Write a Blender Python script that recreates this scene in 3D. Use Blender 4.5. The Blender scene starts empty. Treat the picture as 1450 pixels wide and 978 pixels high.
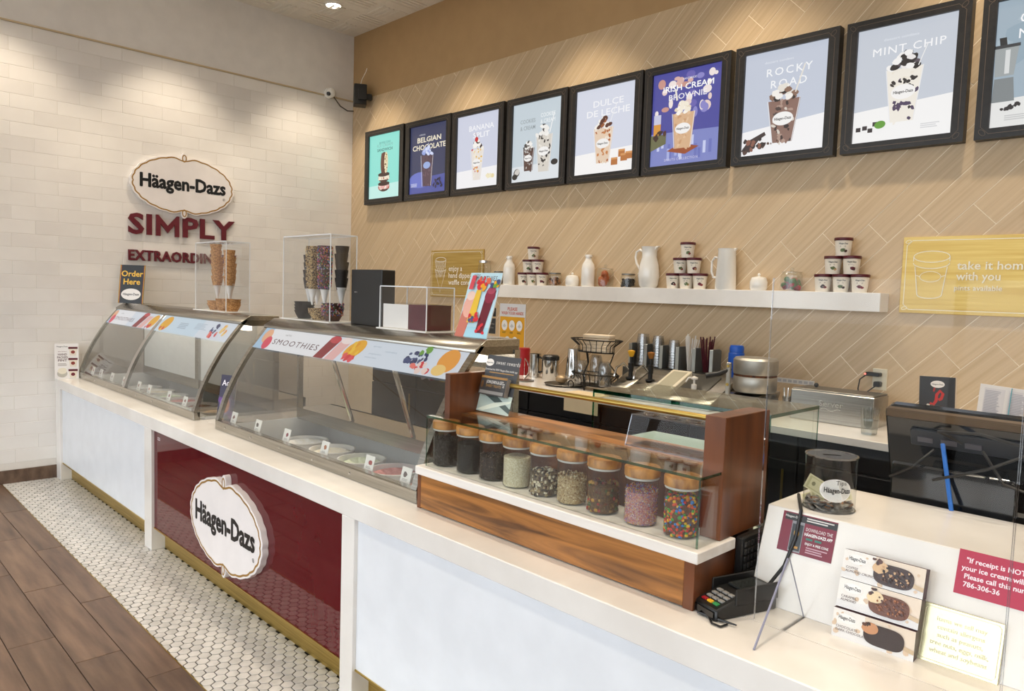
import bpy, bmesh, math, random
from mathutils import Vector, Matrix
S = bpy.context.scene
COL = S.collection
PI = math.pi
rnd = random.Random(7)
# ---------------------------------------------------------------- camera
F, YAW, PIT, ROL, H = 1041.1, math.radians(-45.44), math.radians(-4.13), math.radians(1.877), 1.56
FW = Vector((math.sin(YAW)*math.cos(PIT), math.cos(YAW)*math.cos(PIT), math.sin(PIT)))
R0 = Vector((math.cos(YAW), -math.sin(YAW), 0)); U0 = R0.cross(FW)
RT = R0*math.cos(ROL)+U0*math.sin(ROL); UP = U0*math.cos(ROL)-R0*math.sin(ROL)
cd = bpy.data.cameras.new('camera'); cam = bpy.data.objects.new('camera', cd); COL.objects.link(cam)
cd.sensor_width = 36; cd.lens = F/1450*36; cd.clip_start = .05
cam.matrix_world = Matrix(((RT.x, UP.x, -FW.x, 0), (RT.y, UP.y, -FW.y, 0), (RT.z, UP.z, -FW.z, H), (0, 0, 0, 1)))
S.camera = cam
def ray(x, y): return RT*((x-725)/F)-UP*((y-489)/F)+FW
CC = Vector((0, 0, H))
def onz(x, y, z): d = ray(x, y); return CC+d*((z-H)/d.z)
def ony(x, y, Y): d = ray(x, y); return CC+d*(Y/d.y)
def onx(x, y, X): d = ray(x, y); return CC+d*(X/d.x)
# ---------------------------------------------------------------- world, light, exposure
W = bpy.data.worlds.new('sky'); S.world = W; W.use_nodes = True
bg = W.node_tree.nodes['Background']; bg.inputs[0].default_value = (.86, .93, 1, 1); bg.inputs[1].default_value = 2.9
S.view_settings.view_transform = 'Standard'; S.view_settings.look = 'None'; S.view_settings.gamma = 1
S.view_settings.use_curve_mapping = False
S.view_settings.exposure = 0.35
# ---------------------------------------------------------------- materials
def lin(c):
    if isinstance(c, str): c = [int(c[i:i+2], 16)/255 for i in (0, 2, 4)]
    return tuple((x/12.92 if x <= .04045 else ((x+.055)/1.055)**2.4) for x in c)+(1,)
MATS = {}
def mat(name, col, rough=.5, metal=0., col2=None, dist=0., scale=(8, 8, 8), detail=4, lo=.35, hi=.65, bump=0., bscale=60, coat=0., tex='noise', rand=0., spec=.5):
    if name in MATS: return MATS[name]
    m = bpy.data.materials.new(name); m.use_nodes = True; MATS[name] = m
    nt = m.node_tree; N = nt.nodes; Lk = nt.links.new; b = N['Principled BSDF']
    b.inputs['Roughness'].default_value = rough; b.inputs['Metallic'].default_value = metal
    b.inputs['Coat Weight'].default_value = coat; b.inputs['Specular IOR Level'].default_value = spec
    tc = N.new('ShaderNodeTexCoord'); mp = N.new('ShaderNodeMapping'); Lk(tc.outputs['Object'], mp.inputs[0]); mp.inputs['Scale'].default_value = scale
    nz = N.new('ShaderNodeTexNoise' if tex == 'noise' else 'ShaderNodeTexVoronoi')
    nz.inputs['Scale'].default_value = 1
    if tex == 'noise': nz.inputs['Detail'].default_value = detail; nz.inputs['Distortion'].default_value = dist
    if rand:
        oi = N.new('ShaderNodeObjectInfo'); ad = N.new('ShaderNodeVectorMath'); ad.operation = 'MULTIPLY_ADD'
        cb = N.new('ShaderNodeCombineXYZ')
        for i in range(3): Lk(oi.outputs['Random'], cb.inputs[i])
        ad.inputs[1].default_value = (37, 53, 71); Lk(cb.outputs[0], ad.inputs[0]); Lk(mp.outputs[0], ad.inputs[2]); Lk(ad.outputs[0], nz.inputs['Vector'])
    else: Lk(mp.outputs[0], nz.inputs['Vector'])
    rp = N.new('ShaderNodeValToRGB'); rp.color_ramp.elements[0].position = lo; rp.color_ramp.elements[1].position = hi
    c1 = lin(col); c2 = lin(col2) if col2 else tuple(min(1, x*1.05+.003) for x in c1[:3])+(1,)
    rp.color_ramp.elements[0].color = c1; rp.color_ramp.elements[1].color = c2
    Lk(nz.outputs['Color' if tex != 'noise' else 'Fac'], rp.inputs[0])
    out = rp.outputs[0]
    if rand:
        hs = N.new('ShaderNodeHueSaturation'); mr = N.new('ShaderNodeMapRange'); Lk(oi.outputs['Random'], mr.inputs[0])
        mr.inputs[3].default_value = 1-rand; mr.inputs[4].default_value = 1+rand; Lk(mr.outputs[0], hs.inputs['Value']); Lk(out, hs.inputs['Color']); out = hs.outputs[0]
    Lk(out, b.inputs['Base Color'])
    if bump:
        n2 = N.new('ShaderNodeTexNoise'); n2.inputs['Scale'].default_value = bscale; Lk(tc.outputs['Object'], n2.inputs['Vector'])
        bp = N.new('ShaderNodeBump'); bp.inputs['Strength'].default_value = bump; bp.inputs['Distance'].default_value = .004
        Lk(n2.outputs['Fac'], bp.inputs['Height']); Lk(bp.outputs[0], b.inputs['Normal'])
    return m
def glassmat(name, tint=(1, 1, 1), f0=.04, k=.9, rough=.0):
    if name in MATS: return MATS[name]
    m = bpy.data.materials.new(name); m.use_nodes = True; MATS[name] = m
    nt = m.node_tree; N = nt.nodes; Lk = nt.links.new; N.remove(N['Principled BSDF']); o = N['Material Output']
    t = N.new('ShaderNodeBsdfTransparent'); t.inputs[0].default_value = tint+(1,)
    g = N.new('ShaderNodeBsdfGlossy'); g.inputs['Roughness'].default_value = rough
    lw = N.new('ShaderNodeLayerWeight'); lw.inputs[0].default_value = .5
    p = N.new('ShaderNodeMath'); p.operation = 'POWER'; p.inputs[1].default_value = 5; Lk(lw.outputs['Facing'], p.inputs[0])
    a = N.new('ShaderNodeMath'); a.operation = 'MULTIPLY_ADD'; a.inputs[1].default_value = k; a.inputs[2].default_value = f0; Lk(p.outputs[0], a.inputs[0])
    tn = N.new('ShaderNodeTexNoise'); tn.inputs['Scale'].default_value = 3
    mx = N.new('ShaderNodeMixShader'); Lk(a.outputs[0], mx.inputs[0]); Lk(t.outputs[0], mx.inputs[1]); Lk(g.outputs[0], mx.inputs[2]); Lk(mx.outputs[0], o.inputs[0])
    return m
def printmat(name, emit=0., rough=.35):
    m = bpy.data.materials.new(name); m.use_nodes = True; MATS[name] = m
    nt = m.node_tree; N = nt.nodes; Lk = nt.links.new; b = N['Principled BSDF']
    at = N.new('ShaderNodeAttribute'); at.attribute_name = 'Col'
    Lk(at.outputs['Color'], b.inputs['Base Color']); b.inputs['Roughness'].default_value = rough
    if emit:
        b.inputs['Base Color'].default_value = (.02, .02, .02, 1)
        for l in list(b.inputs['Base Color'].links): nt.links.remove(l)
        Lk(at.outputs['Color'], b.inputs['Emission Color']); b.inputs['Emission Strength'].default_value = emit
    return m
def emat(name, col, st):
    m = bpy.data.materials.new(name); m.use_nodes = True; MATS[name] = m
    b = m.node_tree.nodes['Principled BSDF']; b.inputs['Emission Color'].default_value = lin(col); b.inputs['Emission Strength'].default_value = st
    return m
PRINT = printmat('print_paper'); LIT = printmat('print_backlit', .74); HEAD = printmat('print_header', .55)
white_paint = mat('white_paint', 'e9e5e0', .6, bump=.05)
tan_paint = mat('tan_paint', 'b59468', .7, bump=.05)
tile_white = mat('glazed_white_tile', 'ece7e1', .18, col2='f4f0ea', scale=(2, 2, 2), rand=.025)
grout = mat('pale_grout', 'e3ddd4', .9)
plank_wall = mat('blond_wood_look_tile', 'c3a883', .42, col2='d4bb97', scale=(1.0, 70, 70), detail=3, lo=.3, hi=.7, rand=.03)
grout_cream = mat('cream_grout', 'f3e6cf', .9)
plank_floor = mat('brown_wood_look_tile', '4d392d', .38, col2='806754', scale=(2.5, 22, 10), detail=6, lo=.25, hi=.75, rand=.16, bump=.08, bscale=40)
grout_dark = mat('dark_grout', '2e2823', .9)
hexm = mat('grey_white_hex_tile', 'c4c1bb', .3, col2='dedad4', scale=(14, 14, 14), rand=.06)
hexgrout = mat('charcoal_grout', '2b2825', .9)
quartz = mat('white_quartz', 'e4dfd8', .22, col2='f2eee8', scale=(3, 3, 3), detail=8, coat=.2)
white_panel = mat('white_laminate', 'e3e6ea', .35)
red_gloss = mat('burgundy_gloss_glass', '560713', .03, spec=.45)
brass = mat('brushed_brass', 'b0944c', .32, .9, col2='c9ad62', scale=(3, 3, 200))
steel = mat('brushed_steel', '9b9890', .26, 1., col2='b3b0a8', scale=(2, 120, 120))
steel_dark = mat('dull_steel', '8a8780', .38, 1.)
chrome = mat('polished_steel', 'c8c6c2', .12, 1.)
pale_grey = mat('pale_grey_liner', 'c9c8c3', .4)
black = mat('black_plastic', '141414', .35)
black_gloss = mat('black_gloss_plastic', '0c0c0e', .1, coat=.5)
black_fridge = mat('black_fridge_front', '17171a', .28)
frame_black = mat('black_wood_frame', '1c1b1b', .4, col2='262423', scale=(30, 30, 30))
frame_line = mat('bronze_line', '5a4c40', .5)
walnut = mat('walnut', '573413', .33, col2='b5783a', scale=(1.6, 9, 22), detail=7, lo=.32, hi=.62, coat=.15, dist=1.2)
walnut_dark = mat('walnut_dark_grain', '4a2713', .35, col2='7a4522', scale=(16, 16, 2.2), detail=6, lo=.3, hi=.7, coat=.1)
olive_lid = mat('olive_wood_lid', '8a5522', .4, col2='c98d45', scale=(22, 60, 22), detail=5, lo=.35, hi=.65, rand=.08)
white_gloss = mat('white_ceramic', 'f0ece4', .15, coat=.4)
cream_cup = mat('cream_paper_cup', 'efe6d6', .5)
maroon = mat('maroon_plastic', '54101c', .35)
gold_card = mat('gold_metal_sheet', 'b8964a', .36, .55, col2='cdb068', scale=(2, 60, 60))
white_line = mat('white_vinyl', 'efeae0', .5)
kraft = mat('kraft_waffle', '9c6a34', .7, col2='c79357', scale=(160, 160, 160), tex='voronoi')
choc_cone = mat('chocolate_dip', '17120f', .5, col2='2b211c', scale=(120, 120, 120), bump=.6, bscale=150)
nut_cone = mat('nut_dip', '4b3523', .6, col2='c9ab78', scale=(190, 190, 190), tex='voronoi', bump=.6, bscale=150)
paper_white = mat('white_paper', 'ece8e2', .6)
glass = glassmat('clear_glass', (.97, .985, .975)); case_glass = glassmat('case_glass', (.93, .95, .94), .19)
acrylic = glassmat('clear_acrylic', (.98, .985, .988), .025, .6); guard_ac = glassmat('guard_acrylic', (.985, .988, .988), .010, .35); jar_glass = glassmat('jar_glass', (.95, .96, .95), .06)
green_edge = glassmat('green_glass_edge', (.05, .34, .24), .08); acr_edge = glassmat('acrylic_edge', (.78, .8, .84), .25)
pale_edge = glassmat('pale_green_edge', (.42, .62, .52), .1)
blue_plastic = mat('blue_plastic', '0f52b8', .4); red_plastic = mat('red_plastic', 'a01420', .4)
yellow_plastic = mat('yellow_plastic', 'e6ac1e', .45); brown_plastic = mat('brown_plastic', '96601f', .5)
beige = mat('beige_plastic', 'd9d0b8', .5); navy_cable = mat('blue_cable', '2f6fc4', .4)
# ---------------------------------------------------------------- mesh helper
class MB:
    def __init__(s): s.v = []; s.f = []; s.m = []
    def add(s, vs, fs, mi=0):
        o = len(s.v); s.v += [tuple(v) for v in vs]; s.f += [tuple(i+o for i in f) for f in fs]; s.m += [mi]*len(fs); return s
    def box(s, x0, x1, y0, y1, z0, z1, mi=0):
        return s.add([(x0, y0, z0), (x1, y0, z0), (x1, y1, z0), (x0, y1, z0), (x0, y0, z1), (x1, y0, z1), (x1, y1, z1), (x0, y1, z1)],
                     [(0, 3, 2, 1), (4, 5, 6, 7), (0, 1, 5, 4), (1, 2, 6, 5), (2, 3, 7, 6), (3, 0, 4, 7)], mi)
    def prism(s, pts, y0, y1, mi=0, axis='y'):           # polygon in (a,b) extruded along an axis
        def P(a, b, c): return {'y': (a, c, b), 'x': (c, a, b), 'z': (a, b, c)}[axis]
        n = len(pts); vs = [P(a, b, y0) for a, b in pts]+[P(a, b, y1) for a, b in pts]
        fs = [tuple(range(n)), tuple(range(2*n-1, n-1, -1))]+[(i, i+n, (i+1) % n+n, (i+1) % n) for i in range(n)]
        return s.add(vs, fs, mi)
    def lathe(s, prof, n=20, c=(0, 0, 0), mi=0, cap=True):
        vs = []; fs = []
        for r, z in prof:
            for i in range(n): a = 2*PI*i/n; vs.append((c[0]+r*math.cos(a), c[1]+r*math.sin(a), c[2]+z))
        for k in range(len(prof)-1):
            for i in range(n): j = (i+1) % n; fs.append((k*n+i, k*n+j, (k+1)*n+j, (k+1)*n+i))
        if cap:
            if prof[0][0] > 1e-6: fs.append(tuple(range(n-1, -1, -1)))
            if prof[-1][0] > 1e-6: fs.append(tuple(range((len(prof)-1)*n, len(prof)*n)))
        return s.add(vs, fs, mi)
    def tube(s, pts, r, n=8, mi=0, closed=False):
        pts = [Vector(p) for p in pts]; vs = []; fs = []; m = len(pts)
        rr = r if isinstance(r, (list, tuple)) else [r]*m
        prev = None
        for i, p in enumerate(pts):
            t = (pts[(i+1) % m]-pts[i-1]) if closed else (pts[min(i+1, m-1)]-pts[max(i-1, 0)])
            t.normalize()
            if prev is None: a = t.orthogonal().normalized()
            else:
                a = prev-t*prev.dot(t); a = a.normalized() if a.length > 1e-6 else t.orthogonal().normalized()
            prev = a; b = t.cross(a)
            for k in range(n): g = 2*PI*k/n; vs.append(p+(a*math.cos(g)+b*math.sin(g))*rr[i])
        for i in range(m if closed else m-1):
            for k in range(n): j = (k+1) % n; q = (i+1) % m; fs.append((i*n+k, i*n+j, q*n+j, q*n+k))
        if not closed: fs += [tuple(range(n-1, -1, -1)), tuple(range((m-1)*n, m*n))]
        return s.add(vs, fs, mi)
    def ring(s, c, R, r, n=20, k=6, axis='z', mi=0):
        pts = []
        for i in range(n):
            a = 2*PI*i/n; u, w = R*math.cos(a), R*math.sin(a)
            pts.append({'z': (c[0]+u, c[1]+w, c[2]), 'y': (c[0]+u, c[1], c[2]+w), 'x': (c[0], c[1]+u, c[2]+w)}[axis])
        return s.tube(pts, r, k, mi, True)
    def ell(s, c, r, n=12, k=7, mi=0):
        return s.lathe([(max(1e-5, math.cos(-PI/2+PI*i/k))*1, math.sin(-PI/2+PI*i/k)) for i in range(k+1)], n, (0, 0, 0), mi, False)._fit(c, r, n*(k+1))
    def _fit(s, c, r, cnt):
        for i in range(len(s.v)-cnt, len(s.v)): x, y, z = s.v[i]; s.v[i] = (c[0]+x*r[0], c[1]+y*r[1], c[2]+z*r[2])
        return s
    def xf(s, M): s.v = [tuple(M @ Vector(v)) for v in s.v]; return s
    def mesh(s, name, mats, bevel=0, smooth=True):
        me = bpy.data.meshes.new(name); me.from_pydata(s.v, [], s.f)
        ms = mats if isinstance(mats, (list, tuple)) else [mats]
        for m in ms: me.materials.append(m)
        if len(ms) > 1: me.polygons.foreach_set('material_index', s.m)
        bm = bmesh.new(); bm.from_mesh(me); bmesh.ops.recalc_face_normals(bm, faces=bm.faces)
        if bevel:
            ed = [e for e in bm.edges if len(e.link_faces) == 2 and e.calc_face_angle(0) > .5]
            bmesh.ops.bevel(bm, geom=ed, offset=bevel, segments=1, affect='EDGES', clamp_overlap=True)
        bm.to_mesh(me); bm.free()
        if smooth: me.shade_smooth(); me.set_sharp_from_angle(angle=.6)
        return me
    def build(s, name, mats, parent=None, bevel=0, smooth=True): return link(name, s.mesh(name, mats, bevel, smooth), parent)
def link(name, data, parent=None):
    o = bpy.data.objects.new(name, data); COL.objects.link(o)
    if parent: o.parent = parent
    return o
def tag(o, label, cat, group=None, kind=None):
    if label: o['label'] = label
    if cat: o['category'] = cat
    if group: o['group'] = group
    if kind: o['kind'] = kind
    return o
def struct(o): o['kind'] = 'structure'; return o
def stuff(o): o['kind'] = 'stuff'; return o
def thing(name, label, cat, loc=(0, 0, 0), rz=0, group=None):
    o = link(name, None); o.location = loc; o.rotation_euler = (0, 0, rz); o.empty_display_size = .05
    return tag(o, label, cat, group)
def copy_tree(o, parent=None):
    c = o.copy(); COL.objects.link(c); c.parent = parent
    for ch in list(o.children): copy_tree(ch, c)
    return c
B = lambda *a: MB().box(*a)
def clip(poly, a, b, c):
    out = []
    for i in range(len(poly)):
        p, q = poly[i-1], poly[i]; dp, dq = a*p[0]+b*p[1]-c, a*q[0]+b*q[1]-c
        if (dp <= 0) != (dq <= 0): t = dp/(dp-dq); out.append((p[0]+t*(q[0]-p[0]), p[1]+t*(q[1]-p[1])))
        if dq <= 0: out.append(q)
    return out
# ---------------------------------------------------------------- text and flat print
_tc = {}
def glyphs(s, bold=0., space=1.):
    key = (s, bold, space)
    if key not in _tc:
        cu = bpy.data.curves.new('t', 'FONT'); cu.body = s; cu.size = 1; cu.offset = bold; cu.resolution_u = 2; cu.space_character = space
        o = bpy.data.objects.new('t', cu); COL.objects.link(o)
        me = bpy.data.meshes.new_from_object(o.evaluated_get(bpy.context.evaluated_depsgraph_get()))
        vs = [(v.co.x, v.co.y) for v in me.vertices]; fs = [tuple(p.vertices) for p in me.polygons]
        bpy.data.objects.remove(o); bpy.data.curves.remove(cu); bpy.data.meshes.remove(me)
        xs = [v[0] for v in vs] or [0]; ys = [v[1] for v in vs] or [0]
        _tc[key] = (vs, fs, min(xs), max(xs), min(ys), max(ys))
    return _tc[key]
class Art:                                                # flat print: coloured polygons in (u,v) metres
    def __init__(s): s.v = []; s.f = []; s.c = []; s.l = 0
    def poly(s, pts, c, up=True):
        o = len(s.v); s.v += [(u, v, s.l) for u, v in pts]; s.f.append(tuple(range(o, o+len(pts)))); s.c.append(lin(c))
        if up: s.l += 1
        return s
    def rect(s, u0, v0, u1, v1, c): return s.poly([(u0, v0), (u1, v0), (u1, v1), (u0, v1)], c)
    def ell(s, cu, cv, ru, rv, c, rot=0, n=18, jit=0.):
        p = []
        for i in range(n):
            a = 2*PI*i/n; k = 1+rnd.uniform(-jit, jit); x, y = ru*math.cos(a)*k, rv*math.sin(a)*k
            p.append((cu+x*math.cos(rot)-y*math.sin(rot), cv+x*math.sin(rot)+y*math.cos(rot)))
        return s.poly(p, c)
    def blobs(s, u0, v0, u1, v1, cols, n, r):
        for _ in range(n):
            k = rnd.uniform(.6, 1.2)*r; s.ell(rnd.uniform(u0, u1), rnd.uniform(v0, v1), k, k*rnd.uniform(.6, 1), rnd.choice(cols), rnd.uniform(0, 3), 8, .25)
        return s
    def line(s, pts, w, c, closed=False):
        n = len(pts); L = []; Rr = []
        for i in range(n):
            a = pts[(i-1) % n] if closed or i else pts[0]; b = pts[(i+1) % n] if closed or i < n-1 else pts[-1]
            dx, dy = b[0]-a[0], b[1]-a[1]; d = math.hypot(dx, dy) or 1; nx, ny = -dy/d*w/2, dx/d*w/2
            L.append((pts[i][0]+nx, pts[i][1]+ny)); Rr.append((pts[i][0]-nx, pts[i][1]-ny))
        for i in range(n if closed else n-1): j = (i+1) % n; s.poly([Rr[i], Rr[j], L[j], L[i]], c, False)
        s.l += 1; return s
    def text(s, t, u, v, h, c, bold=0., al='c', wid=None, space=1., sy=1.):   # h = size in metres, wid = fit to this width
        if bold > .004 and 'M' in t:
            for du, dv in ((-1, 0), (1, 0), (0, 1), (0, -1)): s.text(t, u+du*bold*h*.7, v+dv*bold*h*.7, h, c, 0., al, wid, space, sy)
            bold = 0.
        vs, fs, x0, x1, y0, y1 = glyphs(t, bold, space); k = h
        kx = wid/(x1-x0) if wid else k
        ox = u-(x0+x1)/2*kx if al == 'c' else (u-x0*kx if al == 'l' else u-x1*kx)
        o = len(s.v); s.v += [(ox+x*kx, v+y*k*sy, s.l) for x, y in vs]; s.f += [tuple(i+o for i in f) for f in fs]; s.c += [lin(c)]*len(fs); s.l += 1
        return s
    def lines(s, u, v, w, h, n, c):
        for i in range(n): s.rect(u, v-i*h*1.9, u+w*rnd.uniform(.7, 1), v-i*h*1.9+h, c)
        return s
    def build(s, name, parent, o, ud, vd, m=None, eps=.00022, fn=None):
        o, ud, vd = Vector(o), Vector(ud), Vector(vd); nn = ud.cross(vd).normalized()
        vs = [fn(u, v, l*eps) if fn else tuple(o+ud*u+vd*v+nn*(l*eps)) for u, v, l in s.v]
        me = bpy.data.meshes.new(name); me.from_pydata(vs, [], s.f); me.materials.append(m or PRINT)
        at = me.color_attributes.new('Col', 'FLOAT_COLOR', 'CORNER'); k = 0; buf = []
        for f, c in zip(s.f, s.c): buf += list(c)*len(f)
        at.data.foreach_set('color', buf)
        return link(name, me, parent)
LOGO = 'Häagen-Dazs'
def logo(a, u, v, w, border='a8813f', fill='f3eeea'):
    h = w*.3
    a.ell(u, v, w/2, h, border, n=28); a.ell(u, v, w/2*.96, h*.93, fill, n=28)
    return a.text(LOGO, u, v-w*.05, w*.17, '1b1b1b', .02, wid=w*.82)
# ================================================================ SETTING
XL, YB, ZC = -6.526, 4.084, 4.04
YF, YHEX, LED = 1.458, 1.10, .782
XR, YFR = 3.2, -3.2
floor = struct(B(XL-.1, XR, YFR, YB+.1, -.12, -.006).build('floor', grout_dark))
# brown planks, one object each
rows = [(YHEX-.137, YHEX-.003)]+[(YHEX-.140-.175*(i+1)+.003, YHEX-.140-.175*i) for i in range(23)]
for r, (y0, y1) in enumerate(rows):
    x = -5.706-.915*3+(.305*2*r) % .915
    while x < XR:
        a, b = max(x, XL), min(x+.911, XR)
        if b-a > .02 and b-a < 99:
            o = B(-(b-a)/2, (b-a)/2, 0, y1-y0, 0, .008).build('floor_plank', plank_floor, floor, .0012); o.location = ((a+b)/2, y0, -.008+rnd.uniform(0, .0006))
        x += .915
# hex mosaic strip under the counter front
hexbase = B(XL, XR, YHEX, 1.56, -.006, -.003).build('hex_grout', hexgrout, floor)
B(XL, XR, YHEX-.003, YHEX+.001, -.006, .001).build('brass_edge_strip', brass, floor)
hs = .0262; hexpts = [(hs*math.cos(PI/3*i), hs*math.sin(PI/3*i)) for i in range(6)]
hm = MB().prism(hexpts, -.004, 0, 0, 'z').mesh('hex_tile', hexm, .0008)
cells = []
ix = 0; x = XL+.02
while x < XR-.03:
    for j in range(-1, 10):
        y = YHEX+.028+j*.05+(.025 if ix % 2 else 0)
        if YHEX-.015 < y < 1.548: cells.append((x, y))
    x += .0433; ix += 1
vis = sorted([c for c in cells if c[0] < -2.2], key=lambda c: c[0]**2+c[1]**2)
near = set(vis[:300])
for c in vis[:300]:
    if c[1] < YHEX+.026: o = MB().prism(clip([p for p in hexpts], 0, -1, c[1]-YHEX-.002), -.004, 0, 0, 'z').build('hex_tile', hexm, floor, .0008)
    else: o = link('hex_tile', hm, floor)
    o.location = (c[0], c[1], rnd.uniform(0, .0006))
far = MB()
for c in cells:
    if c not in near: far.prism(clip([(c[0]+p[0], c[1]+p[1]) for p in hexpts], 0, -1, -YHEX-.002), -.004, rnd.uniform(0, .0006), 0, 'z')
stuff(far.build('hex_tile_field', hexm, floor, 0, False))
# left wall
wl = struct(MB().box(XL-.15, XL-.0016, YFR, YB+.1, -.05, ZC+.1).build('wall_left', grout))
B(XL-.002, XL, YFR, YB, 3.412, ZC).build('upper_paint', white_paint, wl)
B(XL-.008, XL+.012, YFR, YB, 3.402, 3.414).build('edge_trim', mat('trim_cream', 'cdb893', .5), wl)
tw, th = .305, .1016
tm = B(0, .008, -tw/2+.0012, tw/2-.0012, .0012, th-.0012).mesh('wall_tile', tile_white, .0015)
rest = MB()
nrow = 33
for r in range(nrow):
    z = 3.402-(r+1)*th
    if z < .08: break
    y = YB-tw/2+(tw/2 if r % 2 else 0)
    while y > YFR+.2:
        y0, y1 = y-tw/2+.0012, min(y+tw/2-.0012, YB)
        if y > 1.0 and not (z < .95 and y > 1.75):
            if y+tw/2 > YB+.01: o = B(0, .008, 0, y1-y0, .0012, th-.0012).build('wall_tile', tile_white, wl, .0015); o.location = (XL-.008, y0, z)
            else: o = link('wall_tile', tm, wl); o.location = (XL-.008, y, z)
        else: rest.box(XL-.008, XL, y0, y1, z+.0012, z+th-.0012)
        y -= tw
stuff(rest.build('wall_tile_field', tile_white, wl, .0015, False))
struct(B(XL, XL+.012, YFR, 1.46, 0, .1).build('baseboard_left', plank_floor, None, .001))
# back wall: blond planks at 45 degrees
wb = struct(B(XL-.15, XR, YB+.0004, YB+.15, -.05, ZC+.1).build('wall_back', grout_cream))
B(XL, XR, YB-.0008, YB+.0004, 3.405, ZC).build('upper_paint', tan_paint, wb)
r2 = math.sqrt(.5); PW, PL, G = .142, 1.16, .0019
RX = 2.2
for k in range(-32, 60):
    t1 = 1.745+PW*k; t0 = t1-PW
    s0 = (.17-.197*k) % PL
    for n in range(-9, 9):
        a, b = s0+n*PL+G, s0+(n+1)*PL-G
        pl = [((s-t)*r2, (s+t)*r2) for s, t in ((a, t0+G), (b, t0+G), (b, t1-G), (a, t1-G))]
        for h in ((-1, 0, -XL), (1, 0, RX), (0, -1, -.9), (0, 1, 3.405)): pl = clip(pl, *h) if pl else pl
        if len(pl) > 2:
            cx = sum(p[0] for p in pl)/len(pl); cz = sum(p[1] for p in pl)/len(pl)
            Rm = Matrix.Rotation(PI/4, 4, 'Y')                       # local x runs along the plank
            M = MB().prism([(p[0]-cx, p[1]-cz) for p in pl], 0, .009).xf(Rm)
            o = M.build('wall_plank', plank_wall, wb, 0, False); o.location = (cx, YB-.001+rnd.uniform(0, .0008), cz); o.rotation_euler = (0, -PI/4, 0)
# ceiling with ribbed panels
ce = struct(B(XL-.1, XR, YFR, YB+.1, ZC, ZC+.1).build('ceiling', mat('ceiling_white', 'efe7da', .7)))
pm = MB()
for k in range(3): pm.box(-.13, .13, -.12+k*.05, -.095+k*.05, -.008, 0)
pm.box(-.145, .145, .04, .14, -.004, 0)
pmesh = pm.mesh('ceiling_panel', mat('ceiling_white', 'efe7da', .7), .002)
for i in range(10):
    for j in range(7):
        o = link('ceiling_panel', pmesh, ce); o.location = (XL+.16+i*.31, YB-.16-j*.31, ZC)
        if (i+j) % 2: o.rotation_euler = (0, 0, PI/2)
# right wall, storefront with open glazing bays
struct(B(XR, XR+.1, YFR, YB+.1, 0, ZC).build('wall_right', white_paint))
wf = struct(B(XL-.1, XR, YFR-.1, YFR, 3.5, ZC).build('wall_front', white_paint))
B(XL-.1, XR, YFR-.1, YFR, 0, .25).build('sill', white_paint, wf)
for i in range(7): B(XL+i*1.62-.03, XL+i*1.62+.03, YFR-.1, YFR, .25, 3.5).build('mullion', frame_black, wf)
struct(B(-60, 60, -60, YFR-.1, -.2, -.1).build('ground', mat('asphalt', '8d8b88', .9)))
# ================================================================ LIGHTS IN THE CEILING
glow = emat('lamp_glow', 'fff0d8', 12)
def downlight(x, y, e, where):
    t = thing('ceiling_light', 'small round recessed downlight in the white ceiling '+where, 'light', (x, y, ZC), 0, 'recessed downlights')
    MB().lathe([(.062, -.004), (.066, -.012), (.08, -.01), (.082, 0)], 28, cap=False).build('trim_ring', white_gloss, t)
    MB().lathe([(.001, -.006), (.063, -.006)], 28, cap=False).build('diffuser', glow, t)
    ld = bpy.data.lights.new('bulb', 'SPOT'); ld.energy = e; ld.spot_size = math.radians(86); ld.spot_blend = .55; ld.color = (1, .86, .68); ld.shadow_soft_size = .06
    lo = link('bulb', ld, t); lo.location = (0, 0, -.03)
for x in (-5.94, -4.7, -3.45, -2.2, -.95, .3): downlight(x, 3.5, 70, 'along the plank wall')
for y in (2.3, 1.1): downlight(-5.94, y, 70, 'along the tiled wall')
for x in (-4.2, -2.4, -.6, 1.2):
    for y in (1.9, .3): downlight(x, y, 60, 'over the service counter, unseen and added for room light' if y > 1 else 'over the customer floor, unseen and added for room light')  # unseen lamps, added to give general room light
# ================================================================ COUNTER
ct = thing('service_counter', 'long white quartz service counter with burgundy front panel and brass kick', 'counter', (0, 0, 0))
XE = 1.4
B(XL+.001, XE, YF, 1.66, LED-.073, LED).build('ledge', quartz, ct, .003)
for a, b in ((-4.16, -3.865), (-2.10, XE)): B(a, b, 1.6605, 2.36, LED-.073, LED).build('ledge_rear', quartz, ct)
for a, b in ((XL+.001, -6.40), (-4.52, -4.405), (-2.362, -2.277), (-.2, -.1)):
    B(a, b, YF+.0008, 1.60, 0, LED-.073).build('pillar', quartz, ct, .002)
for a, b, m in ((-6.40, -4.52, white_panel), (-4.405, -2.362, red_gloss), (-2.277, -.2, white_panel), (-.1, XE, white_panel)):
    B(a, b, YF+.018, YF+.04, .135, LED-.073).build('front_panel', m, ct)
    B(a, b, YF+.014, YF+.04, .128, .135).build('brass_trim', brass, ct)
    B(a, b, 1.535, 1.56, 0, .13).build('kick_plate', brass, ct)
B(XL+.01, XE, 1.57, 2.30, 0, .56).build('cabinet_body', black, ct)
a = Art(); a.rect(-.02, -.009, .02, .009, 'c9b9bb'); a.rect(-.014, -.003, .014, .003, '6a3a44')
a.build('maker_badge', ct, (-4.33, YF+.0175, .665), (1, 0, 0), (0, 0, 1))
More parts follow.
